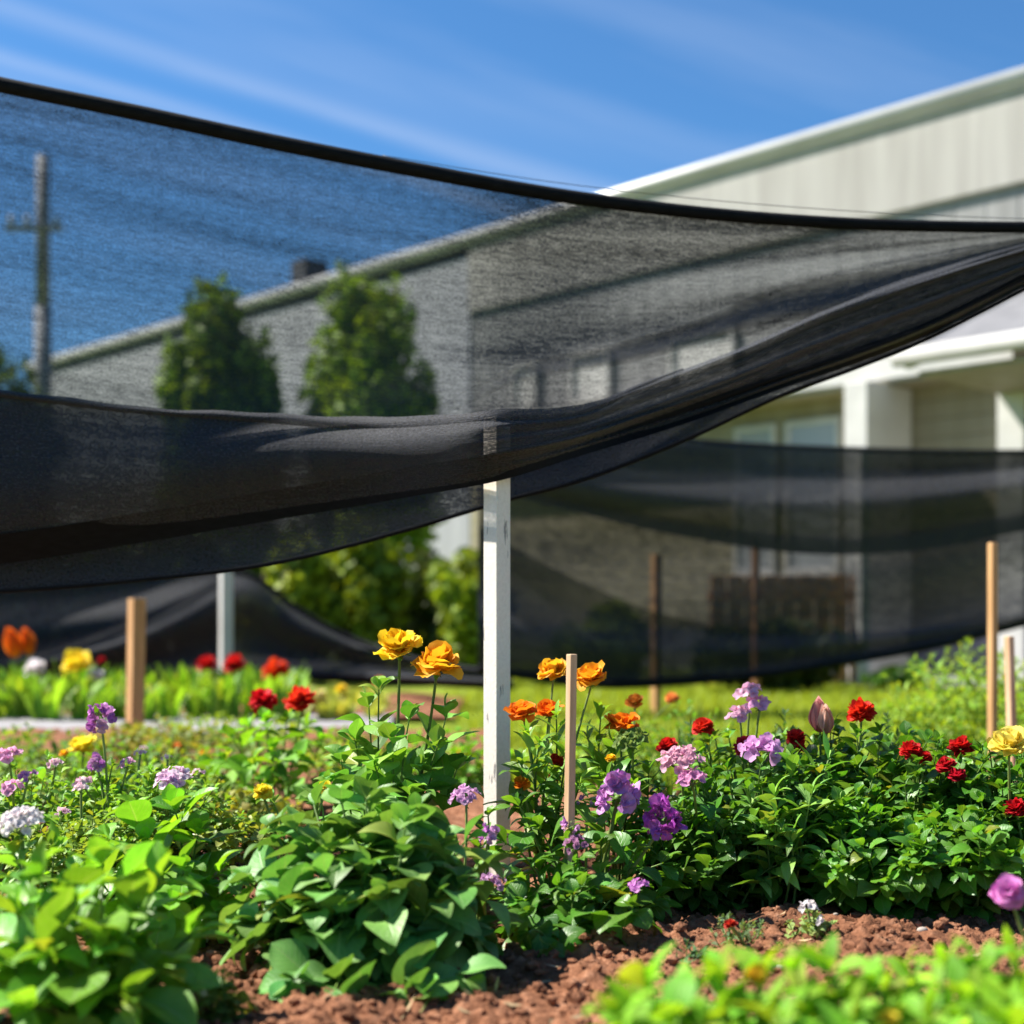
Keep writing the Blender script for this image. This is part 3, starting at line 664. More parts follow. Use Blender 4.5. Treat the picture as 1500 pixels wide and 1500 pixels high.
stick('wooden_stake', 'short pale stake behind the yellow flower at the right edge', 'stake', 1486, 3.9, 932, 15, M['pale_wood'], .5, (-.015, 0), 'wooden garden stakes')
stick('wooden_stake', 'faint brown stake behind the far net in front of the orange fence', 'stake', 1107, 9.2, 790, 12, M['dark_wood'], .5, (0, 0), 'wooden garden stakes')
stick('wooden_stake', 'short dark stub of a stake standing before the grey path at the left', 'stake', 78, 6.15, 1070, 14, M['dark_wood'], .4, (0, 0), 'wooden garden stakes')
# pale path in front of the far bed, and the far bed's soil
mb = MB(); q = np.array([[-6, 6.05], [-.53, 6.22], [-.60, 7.25], [-6, 7.05]])
mb.hexa([np.append(q[a_], z) for z in (-.02, .048) for a_ in (0, 1, 3, 2)])
tag(mb.build('path', M['board'], smooth=False, bevel=.008), kind='structure')
mb = MB(); xs = np.linspace(-6, -.3, 60); ys = np.linspace(0, 1.75, 24); Xg, Yg = np.meshgrid(xs, ys)
keep = .035*np.clip((-.35-Xg)/.3, 0, 1)*np.clip(Yg/.06, 0, 1)+.03*vnoise(Xg*6, Yg*6, 4)+.008
Yg = Yg+7.10+(Xg+6)*.036
i = (np.arange(23)[:, None]*60+np.arange(59)[None]).ravel(); mb.add(np.stack([Xg.ravel(), Yg.ravel(), keep.ravel()], 1), np.stack([i, i+1, i+61, i+60], 1))
tag(mb.build('far_bed_soil', M['soil']), kind='structure')

# ------------------------------------------------------------------ shade nets
def sheet(mb, xs, top, bot, dep, dens, nv=40, vscale=1.0):
    xs = np.asarray(xs, float); v = np.linspace(0, 1, nv)
    PX, Vv = np.meshgrid(xs, v, indexing='ij'); T, B = top(xs)[:, None], bot(xs)[:, None]
    Y = T+(B-T)*Vv; D = dep(PX, Vv)
    P = np.stack([(PX-750)/FPX*D, D, HC-(Y-900)/FPX*D], -1)
    k = nv; i = (np.arange(len(xs)-1)[:, None]*k+np.arange(k-1)[None]).ravel()
    uv = np.stack([P[..., 0], np.broadcast_to(P[..., 2], PX.shape)-.0*PX], -1)
    # v follows the cloth from its top edge so that creases run along the drape
    uv[..., 1] = Vv*np.clip((B-T)/FPX*2.7, .02, None)*.5+Vv*.25*vscale
    dn = np.clip(dens(PX, Y, Vv), .05, .98)
    mb.add(P.reshape(-1, 3), np.stack([i, i+1, i+k+1, i+k], 1), (1, 1, 1), uv.reshape(-1, 2), dn.ravel())
def edge(mb, xs, crv, dep, rad, k=10, flat=1):
    xs = np.asarray(xs, float); D = dep(xs); y = crv(xs)
    mb.tube(np.stack([(xs-750)/FPX*D, D, HC-(y-900)/FPX*D], 1), rad if np.isscalar(rad) else rad(xs), k)
def sst(x, a, b):
    t = np.clip((x-a)/(b-a), 0, 1); return t*t*(3-2*t)
XS = np.linspace(-700, 1900, 270)
T1 = smooth_curve([(-700, -60), (-300, 54), (0, 124), (200, 165), (400, 208), (600, 247), (800, 283), (1000, 309), (1200, 325), (1400, 332), (1500, 333), (1900, 322)])
B1 = smooth_curve([(-700, 850), (-300, 868), (0, 866), (200, 850), (400, 825), (600, 775), (740, 733), (850, 704), (1000, 646), (1150, 577), (1250, 540), (1350, 500), (1450, 450), (1500, 424), (1900, 330)])
F1 = smooth_curve([(-700, 500), (-300, 545), (0, 573), (200, 597), (400, 608), (620, 612), (730, 602), (850, 596), (940, 563), (1100, 503), (1200, 458), (1300, 420), (1400, 388), (1500, 360), (1900, 318)])
H1 = smooth_curve([(-700, 815), (-300, 835), (0, 826), (200, 796), (400, 762), (600, 728), (740, 702), (850, 668), (1000, 622), (1150, 568), (1250, 534), (1350, 495), (1450, 445), (1500, 419), (1900, 328)])
P1 = smooth_curve([(-100, 590), (300, 604), (620, 606), (760, 540), (900, 508), (1050, 462), (1100, 440), (1200, 415), (1350, 386), (1500, 354), (1900, 316)])
P2 = smooth_curve([(-100, 595), (300, 609), (620, 613), (760, 556), (900, 531), (1050, 492), (1100, 474), (1200, 458), (1350, 412), (1500, 366), (1900, 319)])
dT = lambda x: 3.20+.18*sst(x, -200, 1800)
dB = lambda x: 3.14+.22*sst(x, 300, 1700)
dF = lambda x: 3.02+.35*sst(x, 700, 1700)-.29*np.exp(-((np.asarray(x, float)-728)/150)**2)
def depA(px, v): return dT(px)*(1-v)+dB(px)*v+.05*np.sin(v*math.pi)+.008*np.sin(px/150+v*9)*np.sin(v*math.pi)+.012*np.sin(v*25+px/420)*sst(px, 300, 1400)*np.sin(v*math.pi)
def denA(px, y, v):
    d = .645+.185*sst(px, 600, 800)+.05*sst(px, 1150, 1450)
    band = np.exp(-(((y-(440-.17*(px-900)))/32)**2))*sst(px, 820, 1000)
    low = np.exp(-(((y-545+.12*(px-850))/55)**2))*sst(px, 760, 900)
    dark = np.exp(-(((y-(505-.10*(px-800)))/16)**2))*sst(px, 560, 800)
    streak = np.exp(-(((y-(245+.33*px-.00012*px*px))/13)**2))*(1-sst(px, 450, 720))+.8*np.exp(-(((y-(200+.27*px))/9)**2))*(1-sst(px, 300, 650))
    topd = np.exp(-((y-T1(px.ravel()).reshape(px.shape)-14)/26)**2)
    d = d-.24*band-.26*low+.14*dark+.12*streak+.07*topd
    vf = np.clip((y-T1(px.ravel()).reshape(px.shape))/np.maximum(F1(px.ravel()).reshape(px.shape)-T1(px.ravel()).reshape(px.shape), 8), 0, 1)
    d = d+sst(px, 780, 1250)*(.10*np.sin(vf*21+.8)+.06*np.sin(vf*47+px/300))
    fl = F1(px.ravel()).reshape(px.shape)
    return d+(.96-d)*sst(y-fl, 0, 40)
sn = thing('shade_net', 'large black shade net sagging across the picture over the chipped white post', 'shade net', W(728, 640, 2.81))
mb = MB(); sheet(mb, XS, T1, B1, depA, denA, 70, 1.0); mb.build('net_panel', M['net'], sn)
def rid(px, v, a=1): return (.022*np.sin(v*15+px/360)+.014*np.sin(v*33-px/260)+.006*np.sin(v*61+px/150))*sst(px, 650, 1050)*a
def depF(px, v): return dF(px)-.05*np.sin(v*math.pi)*(1-.6*sst(px, 700, 1300))+.05*v+rid(px, v)+.010*np.sin(v*7+px/190)*(1-sst(px, 600, 900))
def denF(px, y, v): return .84+.03*sst(px, 650, 1000)+.08*np.sin(v*17+px/330+1.2)*sst(px, 650, 1000)+.10*np.exp(-((px-726)/16)**2)*(v > .1)  # last term: denser strip that paints the post's shadow onto the flap
mb = MB(); sheet(mb, XS, F1, H1, depF, denF, 60, .6); fl_ = mb.build('folded_flap', M['net'], sn)
mb = MB(); sheet(mb, XS[XS > 620], lambda x: P1(x)-6, lambda x: P2(x)+6, lambda px, v: (dT(px)+dB(px))/2-.03+.02*np.sin(v*6)-.0*px, lambda px, y, v: .05+(.85*np.sin(math.pi*np.clip(v*1.02, 0, 1))**.6)*sst(px, 640, 1000), 16, .2); mb.build('pleat', M['net'], sn)
Hup = lambda x: H1(x)-(44-26*sst(np.asarray(x, float), 600, 1500))
mb = MB(); sheet(mb, XS, Hup, H1, lambda px, v: depF(px, np.clip(1-(1-v)*.18, 0, 1))-.006, lambda px, y, v: 1.4+0*px, 8, .1); mb.build('hem_band', M['rope'], sn)
Fdn = lambda x: F1(x)+(9+14*sst(np.asarray(x, float), 250, 700))*(1-.95*sst(np.asarray(x, float), 780, 1000))
xf = XS[XS < 1010]
mb = MB(); sheet(mb, xf, lambda x: F1(x)-2.5+1.6*np.sin(x/23)*np.sin(x/61), Fdn, lambda px, v: dF(px)-.012-.008*np.sin(v*math.pi), lambda px, y, v: .86+.05*np.sin(px/40)+0*px, 8, .1); mb.build('fold_band', M['net'], sn)
mb = MB(); edge(mb, XS, T1, dT, lambda x: .0178-.0042*sst(x, 300, 1500), 12); mb.build('top_hem', M['rope'], sn)
mb = MB(); edge(mb, XS, B1, dB, .005, 8); mb.build('bottom_hem', M['rope'], sn)
mb = MB(); edge(mb, np.linspace(560, 1520, 60), lambda x: T1(x)-12-8*np.sin(np.clip((x-560)/960, 0, 1)*math.pi), lambda x: dT(x)+.01, .0009, 5); mb.build('support_wire', M['wire'], sn)

# far right net
XR = np.linspace(700, 1950, 120)
T2 = smooth_curve([(600, 590), (850, 625), (1010, 645), (1250, 658), (1500, 662), (1950, 640)])
B2 = smooth_curve([(600, 960), (745, 985), (870, 1001), (1000, 997), (1130, 985), (1250, 966), (1400, 938), (1500, 912), (1950, 780)])
D2 = smooth_curve([(600, 650), (750, 725), (850, 752), (1000, 786), (1200, 812), (1350, 806), (1500, 778), (1950, 700)])
E2 = smooth_curve([(600, 700), (750, 800), (850, 852), (950, 893), (1060, 918), (1250, 926), (1400, 915), (1500, 902), (1950, 778)])
dR = lambda x: 7.75-.25*sst(x, 1000, 1900)
fn = thing('shade_net', 'second black shade net hanging further back, across the house front on the right', 'shade net', W(1100, 996, 7.7))
mb = MB(); sheet(mb, XR, T2, B2, lambda px, v: dR(px)+.06*np.sin(v*11+px/300)+.12*np.sin(v*math.pi), lambda px, y, v: .865+.03*np.sin(v*15+px/120), 40); mb.build('net_panel', M['net_far'], fn)
mb = MB(); sheet(mb, XR, lambda x: T2(x)+4, D2, lambda px, v: dR(px)-.14*np.sin(v*math.pi)+.05*np.sin(v*9+px/200), lambda px, y, v: .58+.22*sst(v, .35, 1)+.0*px, 30); mb.build('folded_flap', M['net_far'], fn)
mb = MB(); sheet(mb, XR, lambda x: D2(x)-24, D2, lambda px, v: dR(px)-.06, lambda px, y, v: .72+0*px, 6, .1); mb.build('fold_band', M['net_far'], fn)
mb = MB(); sheet(mb, XR, E2, B2, lambda px, v: dR(px)-.08+.05*np.sin(v*9+px/160), lambda px, y, v: .62+.24*sst(950-px, 0, 250), 20); mb.build('lower_flap', M['net_far'], fn)
mb = MB(); edge(mb, XR, T2, dR, .014, 8); mb.build('top_hem', M['rope'], fn)
mb = MB(); edge(mb, XR, B2, lambda x: dR(x)-.04, lambda x: .026-.004*sst(x, 1000, 1500), 8); mb.build('bottom_hem', M['rope'], fn)
# far left net
XL = np.linspace(-560, 750, 140)
T3 = smooth_curve([(-560, 800), (-200, 832), (0, 845), (200, 846), (330, 836), (366, 842), (430, 888), (500, 928), (600, 964), (700, 982), (760, 990)])
B3 = smooth_curve([(-560, 990), (0, 992), (400, 990), (600, 997), (760, 1004)])
E3 = smooth_curve([(-560, 985), (-200, 972), (0, 950), (100, 932), (200, 903), (280, 868), (332, 845), (370, 850), (430, 905), (500, 945), (600, 975), (760, 994)])
dL = lambda x: 9.0-.9*sst(x, 500, 760)
ln_ = thing('shade_net', 'low black shade net hung from the thin white far post, behind the tulips', 'shade net', W(330, 992, 9.0))
mb = MB(); sheet(mb, XL, T3, B3, lambda px, v: dL(px)+.08+.06*np.sin(v*8+px/170), lambda px, y, v: .82+.04*np.sin(v*12+px/90), 30); mb.build('net_panel', M['net_far'], ln_)
mb = MB(); sheet(mb, XL, E3, B3, lambda px, v: dL(px)-.08+.06*np.sin(v*7+px/110), lambda px, y, v: .72+.05*np.sin(px/60), 20); mb.build('folded_flap', M['net_far'], ln_)
mb = MB(); sheet(mb, XL[XL < 340], E3, lambda x: E3(x)+20, lambda px, v: dL(px)-.10, lambda px, y, v: .8+0*px, 6, .1); mb.build('fold_band', M['net_far'], ln_)
mb = MB(); edge(mb, XL, T3, dL, .018, 8); mb.build('top_hem', M['rope'], ln_)
mb = MB(); edge(mb, XL, B3, dL, .03, 8); mb.build('bottom_hem', M['rope'], ln_)

# ------------------------------------------------------------------ plants, back to front
V3 = lambda px, py, d: W(px, py, d)
# tulip bed behind the grey path
def strap_clump(px, d, h, n, col, name='leafy_clump', label=None, group=None, flowers=(), cat='plant', wsc=1.0, z0=.03):
    base = G(px, d, z0); root = thing(name, label, cat, base, group)
    lm = MB()
    for i in range(n):
        th = rng.random()*6.28; r = .07*rng.random(); ln = h*rng.uniform(.65, 1.1); lean = rng.uniform(.05, .45)
        put_leaf(lm, 'strap', base+np.array([math.cos(th)*r, math.sin(th)*r, -.01]), unit([math.cos(th)*lean, math.sin(th)*lean, 1]), np.array([-math.cos(th), -math.sin(th), .4]), ln, col, wsc*rng.uniform(.9, 1.6))
    lm.build('foliage', M['leaf_soft'], root)
    for f in flowers: flower(root, base, **f)
    return root
bedg = 'leafy clumps filling the far bed'
TC = (.19, .37, .025)
FLB = [
 (24, 7.65, [fdict('tulip', 20, 948, 7.65, 31, DOR, ORA, r=.004), fdict('tulip', 41, 946, 7.70, 27, (.85, .16, .01), ORA, r=.004)], 'tulip', 'pair of orange red tulips at the left end of the far bed', 'tulip'),
 (112, 7.45, [fdict('ruffled', 114, 978, 7.43, 46, (.93, .72, .03), YEL, r=.004)], 'tulip', 'large bright yellow bloom in the far bed between the orange tulips and the thick stake', 'flower'),
 (52, 7.55, [fdict('pompom', 52, 982, 7.45, 32, WHT, WHT, r=.004), fdict('pompom', 140, 992, 7.45, 24, WHT, WHT, r=.004)], 'white_flower', 'small white flowers under the orange tulips', 'flower'),
 (320, 8.05, [fdict('pompom', 303, 976, 7.45, 30, RED, DRED, r=.004), fdict('pompom', 344, 977, 7.45, 36, RED, DRED, r=.004)], 'red_flower', 'two small red blooms at the foot of the thin white far post', 'flower'),
 (404, 7.65, [fdict('pompom', 404, 986, 7.45, 42, (.82, .09, .012), RED, r=.004)], 'red_flower', 'single orange red bloom right of the thin white far post', 'flower'),
 (149, 8.05, [fdict('pompom', 149, 970, 8.05, 14, DRED, DRED, r=.004)], 'dark_flower', 'tiny dark red bud beside the thick wooden stake in the far bed', 'flower'),
]
for px, d, fl, nm, lb, ct in FLB: strap_clump(px, d, .26, 16, TC, nm, lb, None, fl, ct, 1.0)
proto = strap_clump(265, 7.95, .25, 26, TC, 'leafy_clump', 'clump of tall green strap leaves in the far bed behind the grey path', bedg)
proto2 = strap_clump(420, 8.05, .20, 30, (.33, .40, .08), 'leafy_clump', 'clump of pale yellow green leaves in the far bed behind the grey path', bedg, wsc=1.6)
def copy_thing(r, loc, rz, sc_, label=None):
    c = r.copy(); COL.objects.link(c); c.location = loc; c.rotation_euler = (0, 0, rz); c.scale = (sc_, sc_, sc_)
    if label: c['label'] = label
    for ch in r.children:
        q = ch.copy(); COL.objects.link(q); q.parent = c
        for g in ch.children:
            q2 = g.copy(); COL.objects.link(q2); q2.parent = q
    return c
k = 0
for d in (6.95, 7.80, 8.25, 8.2):
    for px in np.arange(-150, 560, 33 if d < 7.9 else 38):
        x = px+rng.uniform(-12, 12); k += 1
        pale = rng.random() < (.25 if 130 < x < 290 or x > 420 else .10)
        s = rng.uniform(.7, 1.1)*(1.0 if x < 420 else .70)
        if abs(x-197) < 14 and d < 7.5: continue
        copy_thing(proto2 if pale or x > 440 else proto, G(x, d+rng.uniform(-.15, .15), .03), rng.random()*6.28, s)
# low leafy row behind the post (right end of the bed)
for px, py, c in ((500, 1010, YEL), (470, 1018, (.8, .7, .3)), (555, 1000, ORA)):
    strap_clump(px, 7.45, .12, 14, (.2, .3, .05), 'low_flower', 'low %s flower at the right end of the bed behind the tall yellow blooms' % {YEL: 'yellow', ORA: 'orange'}.get(c, 'cream'), None, [fdict('pompom', px, py, 7.45, 17, c, c, r=.004, n=30)], 'flower')

# fluffy light shrub at the far right
def fluffy(name, label, px, d, w_m, h, n, col, size=.035, kind='slance', group=None, mat='leaf_soft', nl=9, **kw):
    return plant(name, label, 'plant', px, d, dict(R=w_m, h=h, n=n, flat=.5, jit=.02), kind, size, nl, col, mat, group, t0=.3, spread=.9, r0=.002, tipn=4, **kw)
fluffy('feathery_shrub', 'feathery light green shrub behind the stakes at the right edge', 1420, 5.1, .36, .46, 56, (.22, .37, .03), .06)
fluffy('feathery_shrub', 'lower feathery light green shrub in front of the clipped dark shrub', 1345, 4.7, .24, .30, 40, (.22, .37, .03), .055)
fluffy('feathery_shrub', 'light green leafy shrub cut by the right edge behind the short pale stake', 1530, 4.5, .28, .42, 44, (.22, .37, .03), .055)
# blurred middle ground left: low mixed seedlings
gl = 'low plants on the soil between the path and the front row'
def low(label, px, d, R, h, n, col, kind='small', size=.045, flowers=(), mat='leaf_soft', name='bedding_plant', nl=5, **kw):
    return plant(name, label, 'plant', px, d, dict(R=R*1.15, h=h*1.5, n=int(n*1.7), flat=.5, jit=.015), kind, size, nl, col, mat, None, flowers, t0=.3, spread=1.0, r0=.002, **kw)
low('low orange tinged plant on the soil behind the yellow daisy', 215, 5.0, .26, .12, 20, (.20, .24, .04), flowers=[fdict('pompom', 262, 1095, 5.0, 18, (.8, .35, .1), ORA, n=30), fdict('pompom', 300, 1105, 4.9, 16, ORA, YEL, n=30)])
low('low yellow green plant in the middle ground below the red geraniums on their left', 290, 4.1, .24, .12, 22, (.19, .28, .035), flowers=[fdict('pompom', 300, 1215, 3.6, 22, YEL, ORA, n=30), fdict('pompom', 330, 1190, 3.7, 20, (.85, .5, .1), YEL, n=30)])
low('low mid green plant below the thick wooden stake', 190, 4.0, .24, .13, 20, GR, flowers=[])
low('loose low plant with yellow leaves left of the tall yellow blooms', 330, 3.3, .2, .10, 18, (.27, .30, .03), flowers=[fdict('pompom', 355, 1232, 3.1, 22, YEL, YEL, n=30)])
low('low green plant on the soil right of the red geraniums', 530, 4.6, .2, .10, 16, YG, flowers=[fdict('pompom', 680, 1105, 4.4, 26, ORA, DOR, n=40), fdict('pompom', 640, 1090, 4.6, 16, ORA, DOR, n=30)])
low('low green plant behind the chipped white post', 660, 4.2, .22, .14, 22, BR)
low('low yellow green plant behind the orange poppies', 880, 4.3, .24, .17, 26, YG, flowers=[fdict('pompom', 985, 1025, 4.2, 22, (.85, .35, .12), ORA, n=40)])
low('small leaved plant behind the pink cluster flowers', 1000, 3.9, .22, .20, 28, GR, kind='slance')
low('low bright green plant beside the pale path, right of the thick wooden stake', 300, 5.5, .30, .11, 18, (.20, .34, .03), flowers=[fdict('pompom', 330, 1082, 5.4, 14, ORA, DOR, n=30)])
low('low mixed green plant beside the pale path, behind the red geranium', 420, 5.2, .28, .12, 18, (.17, .32, .03))
low('low plant with cream buds in front of the thick wooden stake', 235, 3.55, .22, .13, 20, (.18, .34, .035), flowers=[fdict('umbel', 210, 1098, 3.5, 14, WHT, PNK, n=5)])
low('low leafy plant on the soil left of the yellow daisy', 60, 3.7, .26, .13, 22, (.17, .33, .035))
low('low leafy plant on the soil at the left edge, before the path', 30, 4.7, .30, .12, 20, (.15, .29, .03))
# red geraniums, left
def tipsW(lst): return [W(*t) for t in lst]
plant('red_geranium', 'slightly blurred red geranium with two red heads behind the centre bush', 'flower', 408, 3.7,
      tipsW([(340, 1080, 3.7), (365, 1065, 3.75), (390, 1060, 3.6), (420, 1055, 3.7), (450, 1065, 3.75), (470, 1085, 3.7), (330, 1115, 3.6), (480, 1115, 3.6), (400, 1100, 3.5), (440, 1110, 3.5), (370, 1120, 3.5), (310, 1130, 3.7)]),
      'ov', .095, 4, BR, 'leaf_soft', None, [fdict('pompom', 386, 1030, 3.7, 44, (.72, .012, .02), DRED, n=80), fdict('pompom', 441, 1031, 3.65, 48, (.80, .05, .015), RED, n=80)], spread=1.0)
# yellow daisy, purple stock, small lilac plants at the left
plant('yellow_daisy', 'bright yellow daisy just left of the purple flower and thick stake', 'flower', 122, 3.45, tipsW([(110, 1130, 3.3), (135, 1135, 3.3), (95, 1150, 3.25), (150, 1150, 3.3)]), 'slance', .05, 4, BR, 'leaf_soft', None,
      [fdict('ruffled', 121, 1097, 3.45, 40, LEMON, YEL), fdict('pompom', 94, 1105, 3.35, 15, ORA, YEL, n=30)])
plant('purple_flower', 'tall purple flower on a thin dark stalk before the thick wooden stake', 'flower', 158, 2.68, tipsW([(165, 1120, 2.68), (150, 1150, 2.68), (175, 1160, 2.68)]), 'small', .04, 4, GR, 'leaf_soft', None,
      [fdict('pouch', 147, 1052, 2.68, 46, PUR, LIL, bow=.02), fdict('pouch', 141, 1118, 2.68, 30, PUR, LIL), fdict('umbel', 186, 1122, 2.68, 26, LIL, PNK, n=9)])
gln = 'small leaved lilac flowered plants on the left'
def lilac(label, px, d, R, h, n, fl, col=(.18, .37, .04)):
    return plant('lilac_flower', label, 'flower', px, d, dict(R=R*1.1, h=h*1.22, n=int(n*1.4), flat=.3, jit=.02), 'small', .034, 9, col, 'tiny_leaf', None, fl, t0=.35, spread=1.0, r0=.0016)
lilac('small leaved plant with pale lilac florets at the left edge of the middle row', 35, 2.72, .17, .22, 34, [fdict('umbel', 12, 1112, 2.7, 34, LIL, PNK, n=9, fs=.4), fdict('umbel', 40, 1140, 2.7, 24, LIL, PUR, n=7, fs=.4), fdict('umbel', 18, 1160, 2.6, 34, PNK, LIL, n=8, fs=.4), fdict('umbel', 80, 1122, 2.7, 22, WHT, PNK, n=6, fs=.4), fdict('umbel', 92, 1193, 2.55, 22, WHT, PNK, n=6, fs=.4)])
lilac('small leaved plant with one flat white lilac head, behind the big shiny leaf', 215, 2.75, .18, .21, 36, [fdict('umbel', 255, 1148, 2.6, 54, WHT, LIL, n=30, fs=.24), fdict('umbel', 122, 1150, 2.65, 26, PNK, WHT, n=7, fs=.4), fdict('umbel', 205, 1105, 2.85, 16, WHT, PNK, n=5, fs=.4), fdict('umbel', 245, 1112, 2.9, 14, WHT, PNK, n=5, fs=.4)])
lilac('small leaved plant between the two lilac ones, with tiny cream florets', 120, 2.5, .15, .17, 30, [fdict('umbel', 118, 1158, 2.5, 22, PNK, WHT, n=6, fs=.4)], (.20, .33, .05))
lilac('pale small leaved plant in the gap left of the centre bush', 310, 2.75, .15, .16, 26, [fdict('umbel', 290, 1135, 2.8, 18, WHT, PNK, n=6, fs=.4)], (.25, .35, .07))
plant('white_flower', 'fluffy white lilac flower head on a straight stalk at the left edge', 'flower', 28, 2.15, tipsW([(60, 1290, 2.15), (5, 1300, 2.2), (40, 1310, 2.1)]), 'small', .045, 5, BR, 'leaf', None,
      [fdict('umbel', 30, 1212, 2.12, 66, (.92, .90, .86), (.90, .78, .80), n=70, fs=.19, r=.003, bow=.02)])
# tall yellow poppies left of post
plant('yellow_poppy', 'tall plant with two ruffled yellow orange blooms left of the chipped white post', 'flower', 580, 2.62,
      tipsW([(555, 1010, 2.6), (540, 1030, 2.65), (655, 1045, 2.6), (600, 1050, 2.55), (520, 1085, 2.6), (575, 1085, 2.5), (640, 1095, 2.5), (500, 1115, 2.6), (550, 1125, 2.5), (615, 1130, 2.5), (670, 1125, 2.55), (480, 1150, 2.55), (600, 1165, 2.45), (530, 1160, 2.45)]),
      'ov', .098, 6, (.15, .32, .04), 'leaf_matte', None,
      [fdict('ruffled', 584, 955, 2.6, 66, YEL, (.86, .36, .015), bow=.03, r=.0028), fdict('ruffled', 640, 980, 2.57, 72, (.95, .52, .02), (.92, .28, .01), bow=.03, r=.0028, axis=(.1, -.3, 1))], spread=.95, wscale=1.15, bow=.1)
# orange flowers right of post
plant('orange_poppy', 'orange flowered plant with narrow leaves between the white post and the thin pale stake', 'flower', 800, 2.64,
      tipsW([(815, 1050, 2.59), (775, 1075, 2.54), (790, 1090, 2.49), (830, 1110, 2.54), (765, 1120, 2.49), (800, 1140, 2.56), (770, 1170, 2.56), (815, 1185, 2.51), (850, 1150, 2.49)]),
      'lance', .085, 8, (.15, .33, .03), 'leaf', None,
      [fdict('ruffled', 766, 1046, 2.59, 46, (.86, .26, .012), DOR), fdict('ruffled', 804, 1046, 2.64, 40, (.86, .24, .012), DOR), fdict('ruffled', 810, 988, 2.69, 46, (.88, .50, .02), ORA), fdict('ruffled', 866, 997, 2.64, 48, (.88, .44, .02), ORA),
       fdict('pompom', 765, 1150, 2.49, 26, ORA, DOR, n=30), fdict('pompom', 815, 1118, 2.59, 26, (.6, .05, .01), DRED, n=30), fdict('pompom', 812, 1140, 2.59, 18, DRED, DRED, n=30)], spread=.85)
plant('orange_poppy', 'smaller orange flower with a green seed head, right of the thin pale stake', 'flower', 900, 2.69,
      tipsW([(880, 1050, 2.69), (900, 1090, 2.64), (925, 1110, 2.64), (870, 1110, 2.64), (950, 1130, 2.64), (890, 1140, 2.54), (930, 1160, 2.54), (860, 1080, 2.74)]), 'lance', .085, 8, (.13, .30, .028), 'leaf', None,
      [fdict('ruffled', 910, 1068, 2.69, 54, (.86, .28, .012), DOR, axis=(.1, -.2, 1)), fdict('umbel', 926, 1090, 2.59, 52, (.12, .24, .04), (.3, .36, .06), n=34, fs=.22), fdict('pompom', 930, 1030, 3.06, 26, (.86, .34, .06), ORA, n=40), fdict('pompom', 895, 1112, 2.59, 16, YEL, ORA, n=30)], spread=.85)
# pink cluster plant
plant('pink_cluster_flower', 'plant with two dusty pink flower clusters right of the purple pouch flowers', 'flower', 1010, 2.62, dict(R=.15, h=.23, n=22, flat=.4), 'small', .042, 7, DG, 'leaf', None,
      [fdict('umbel', 996, 1120, 2.44, 62, (.80, .52, .58), PNK, n=34, fs=.22), fdict('umbel', 1014, 1146, 2.40, 42, PNK, (.7, .3, .6), n=14, fs=.32)], t0=.25)
# right bush row
rb = 'bushy dark green plants of the right hand row'
def rbush(label, px, d, R, h, n, col, fl, kind='small', size=.046, nl=9, mat='leaf', name='bushy_flower'):
    return plant(name, label, 'flower', px, d, dict(R=R, h=h*1.13, n=int(n*1.15), flat=.36, jit=.025), kind, size*1.18, nl, col, mat, None, fl, t0=.12, spread=1.0, r0=.0025)
rbush('bushy plant topped by stacked pale pink florets, left in the right hand row', 1090, 2.78, .17, .29, 30, GR,
      [fdict('umbel', 1098, 1018, 2.78, 34, (.84, .62, .76), PNK, n=9, fs=.42), fdict('umbel', 1112, 1036, 2.76, 34, PNK, LIL, n=9, fs=.42), fdict('umbel', 1084, 1052, 2.73, 34, (.82, .5, .66), PNK, n=9, fs=.42), fdict('pompom', 1030, 1068, 2.78, 34, RED, (.8, .1, .03), n=50), fdict('pompom', 978, 1096, 2.78, 30, RED, DRED, n=50)], 'obl', .055, 7)
rbush('bushy plant with a mauve pink cluster over a red one, in the right hand row', 1120, 2.55, .18, .27, 34, DG,
      [fdict('pompom', 1094, 1098, 2.61, 36, (.68, .02, .04), DRED, n=60), fdict('umbel', 1116, 1106, 2.53, 56, (.74, .36, .70), LIL, n=16, fs=.36), fdict('pompom', 1166, 1083, 2.63, 28, RED, DRED, n=60), fdict('pompom', 1172, 1097, 2.63, 18, RED, DRED, n=40)])
rbush('bushy plant with a salmon pink bud bloom, in the right hand row', 1205, 2.73, .16, .29, 30, GR, [fdict('tulip', 1200, 1055, 2.73, 36, (.88, .40, .36), (.80, .14, .14)), fdict('tulip', 1210, 1060, 2.71, 30, (.84, .55, .42), (.78, .2, .18))], 'obl', .055, 7)
rbush('bushy plant with the broad flat red bloom at the top of the right hand row', 1265, 2.68, .18, .29, 34, DG, [fdict('pompom', 1262, 1047, 2.68, 44, (.78, .045, .012), RED, n=90)], 'small', .05)
rbush('bushy plant with a pair of touching red blooms, right of the flat red one', 1345, 2.63, .18, .27, 34, DG, [fdict('pompom', 1334, 1102, 2.58, 34, RED, DRED, n=70), fdict('pompom', 1353, 1112, 2.57, 24, RED, DRED, n=50)], 'small', .046)
rbush('bushy plant with three red blooms left of the yellow flower', 1405, 2.68, .18, .27, 34, GR, [fdict('pompom', 1407, 1098, 2.63, 38, RED, DRED, n=70), fdict('pompom', 1386, 1124, 2.55, 30, (.68, .02, .03), DRED, n=60), fdict('pompom', 1402, 1138, 2.53, 26, (.72, .02, .05), DRED, n=50)], 'small', .046)
rbush('bushy plant with a ruffled pale yellow flower at the right edge', 1490, 2.58, .19, .28, 36, DG, [fdict('ruffled', 1478, 1096, 2.45, 58, (.90, .76, .16), YEL)], 'small', .048)
